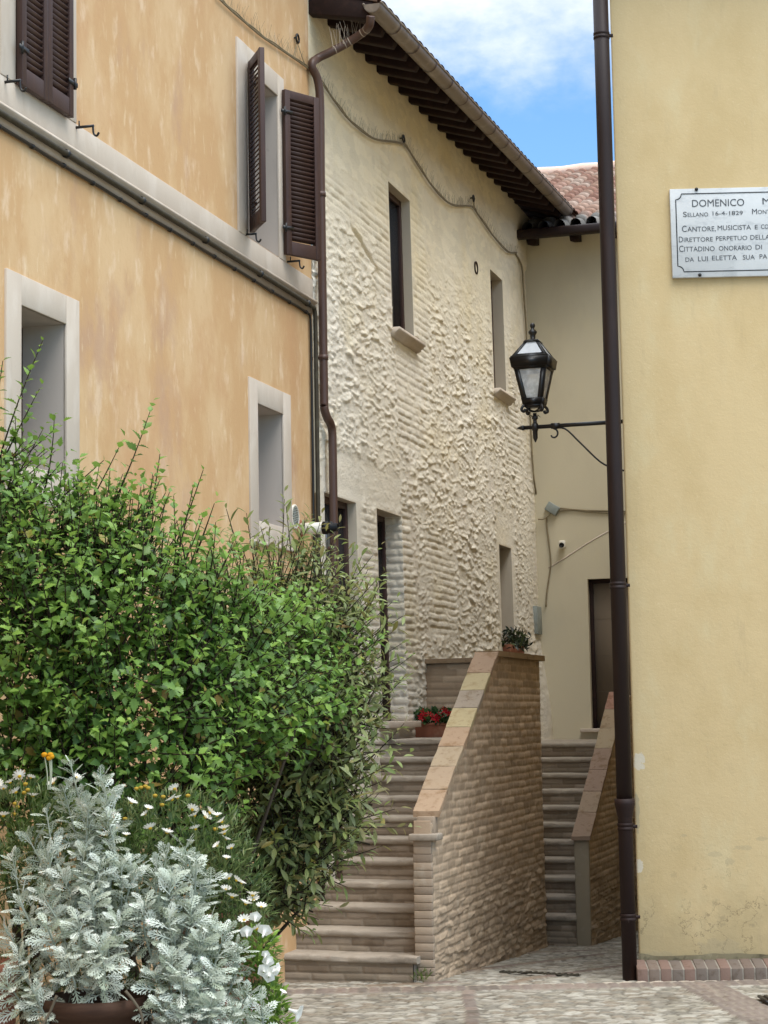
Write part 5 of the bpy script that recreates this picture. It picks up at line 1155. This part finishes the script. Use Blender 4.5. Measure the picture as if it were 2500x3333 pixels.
def trumpet(parent):
    g = G(); b = base_of(parent); n = 15; V = []
    for i, (r, h) in enumerate([(.004, 0), (.006, .02), (.011, .035), (.026, .045), (.032, .044)]):
        for j in range(n): a = j*2*math.pi/n; rr = r*(1+(.12*math.cos(5*a) if i > 2 else 0)); V.append(b+np.array([rr*math.cos(a), rr*math.sin(a), h]))
    g.add(V, [(i*n+j, i*n+(j+1) % n, (i+1)*n+(j+1) % n, (i+1)*n+j) for i in range(4) for j in range(n)], lin('#ecebe4')); return g.build('flower', 'petal', parent)
t0 = trumpet(PT_)
for i, (x_, y_, ax, ay, s_) in enumerate(((940, 3285, .3, 1.9, 1.15), (868, 3140, -1.2, .4, .8), (858, 3165, -1.5, .2, .9), (875, 3180, -1.6, .6, .8), (888, 3150, .4, 1.4, .6), (855, 3050, -.9, .3, 1.), (805, 3050, -1, -.3, .9), (830, 3000, -1, 0, .8), (915, 3240, .2, .5, .5), (885, 3165, -1.2, 1.2, .7), (862, 3118, -1, .2, .6))):
    o = t0 if i == 0 else t0.copy()
    if i: COL.objects.link(o)
    o.location = Vector(atY(x_, y_, 8.55))-PT_.location; o.rotation_euler = (ax, ay, 0); o.scale = (s_,)*3

# flower box on the landing
zL = .198+.1594*10-.006
FB = thing('flower_box', 'terracotta trough on the landing at the top of the left stairs', 'planter', FO.P(3.75, zL, .2))
def tr(u0, u1, w0, w1, z0, z1, k):
    return [FO.P(u, z_, w_) for u, w_, z_ in ((u0+k, w0+k, z0), (u1-k, w0+k, z0), (u1-k, w1-k, z0), (u0+k, w1-k, z0), (u0, w0, z1), (u1, w0, z1), (u1, w1, z1), (u0, w1, z1))]
g = G(); g.add(tr(3.66, 3.86, .02, .46, zL, zL+.12, .02), [(0, 3, 2, 1), (0, 1, 5, 4), (1, 2, 6, 5), (2, 3, 7, 6), (3, 0, 4, 7), (4, 5, 6, 7)]); g.build('trough', 'terracotta', FB, bevel=.006)
g = G(); g.fbox(FO, 3.65, 3.87, zL+.115, zL+.14, .01, .47); g.build('rim', 'terracotta', FB, bevel=.006)
RG = thing('flowering_plant', 'red flowering plant growing in the terracotta trough on the landing', 'plant', FO.P(3.75, zL+.14, .2))
pos = []; dr = []; nm = []; sc = []; cl_ = []
for _ in range(420):
    u, w_ = rg.uniform(3.62, 3.9), rg.uniform(0.02, .5); p_ = FO.P(u, zL+.13+rg.random()*.13, w_); pos.append(p_); dr.append(rg.normal(size=3)+up*.4); nm.append(up+rg.normal(size=3)*.5); sc.append(.04+.03*rg.random()); cl_.append(np.array(lin(('#3c5a30', '#4c6a38', '#2f4a28')[rg.integers(3)]))*(.7+.5*rg.random()))
g = G(); V, Fa, Cc = inst(HIB, pos, dr, nm, np.array(sc), cl_); g.add(V, Fa, Cc); g.build('foliage', 'leaf', RG)
r0 = daisy_mesh(6, .038, .35, lin('#b01424'), lin('#7a0d18'), 'flower', RG)
for i, (x_, y_) in enumerate(((1371, 2333), (1376, 2338), (1381, 2328), (1411, 2335), (1424, 2336), (1430, 2328), (1421, 2342), (1452, 2318), (1460, 2322), (1445, 2312), (1378, 2318), (1398, 2325))):
    o = r0 if i == 0 else r0.copy()
    if i: COL.objects.link(o)
    w_, z_ = far_wz(x_, y_, 3.62); o.location = Vector(FO.P(3.62, z_, w_))-RG.location; o.rotation_euler = (1.2+rg.normal()*.3, rg.normal()*.4, rg.normal()*.4); o.scale = (.9,)*3
# weed at the pier foot
WD = thing('weed', 'small green weed sprouting at the foot of the brick pier', 'plant', FO.P(-.06, 0, 1.08))
pos = []; dr = []; nm = []; sc = []; cl_ = []
for _ in range(70):
    p_ = FO.P(rg.uniform(-.14, -.02), rg.random()*.07, rg.uniform(1.03, 1.13)); pos.append(p_); dr.append(rg.normal(size=3)*.6+up); nm.append(rg.normal(size=3)+up*.4); sc.append(.03+.04*rg.random()); cl_.append(np.array(lin(('#55692f', '#6a7a3a', '#47592b')[rg.integers(3)])))
g = G(); V, Fa, Cc = inst(THIN, pos, dr, nm, np.array(sc), cl_); g.add(V, Fa, Cc); g.build('foliage', 'leaf', WD)
# dark plant on the low sill of the far window
q = FS.uz(1672, 2112, .02)
DPn = thing('potted_plant', 'small dark leafed plant on the low far window sill above the brick parapet', 'plant', FS.P(8.0, 2.72, -.05))
pos = []; dr = []; nm = []; sc = []; cl_ = []
for _ in range(260):
    u = rg.uniform(7.55, 8.55); p_ = FS.P(u, 2.75+rg.random()*.2, rg.uniform(-.02, .16)); pos.append(p_); dr.append(rg.normal(size=3)+up*.7); nm.append(up+rg.normal(size=3)*.6); sc.append(.06+.05*rg.random()); cl_.append(np.array(lin(('#26301f', '#323d27', '#1f281b', '#46522f')[rg.integers(4)])))
g = G(); V, Fa, Cc = inst(BAY, pos, dr, nm, np.array(sc), cl_); g.add(V, Fa, Cc); g.build('foliage', 'leaf', DPn)
g = G(); g.fbox(FS, 7.64, 8.4, 2.70, 2.80, -.1, .09); g.build('trough', 'terracotta', DPn, bevel=.005)
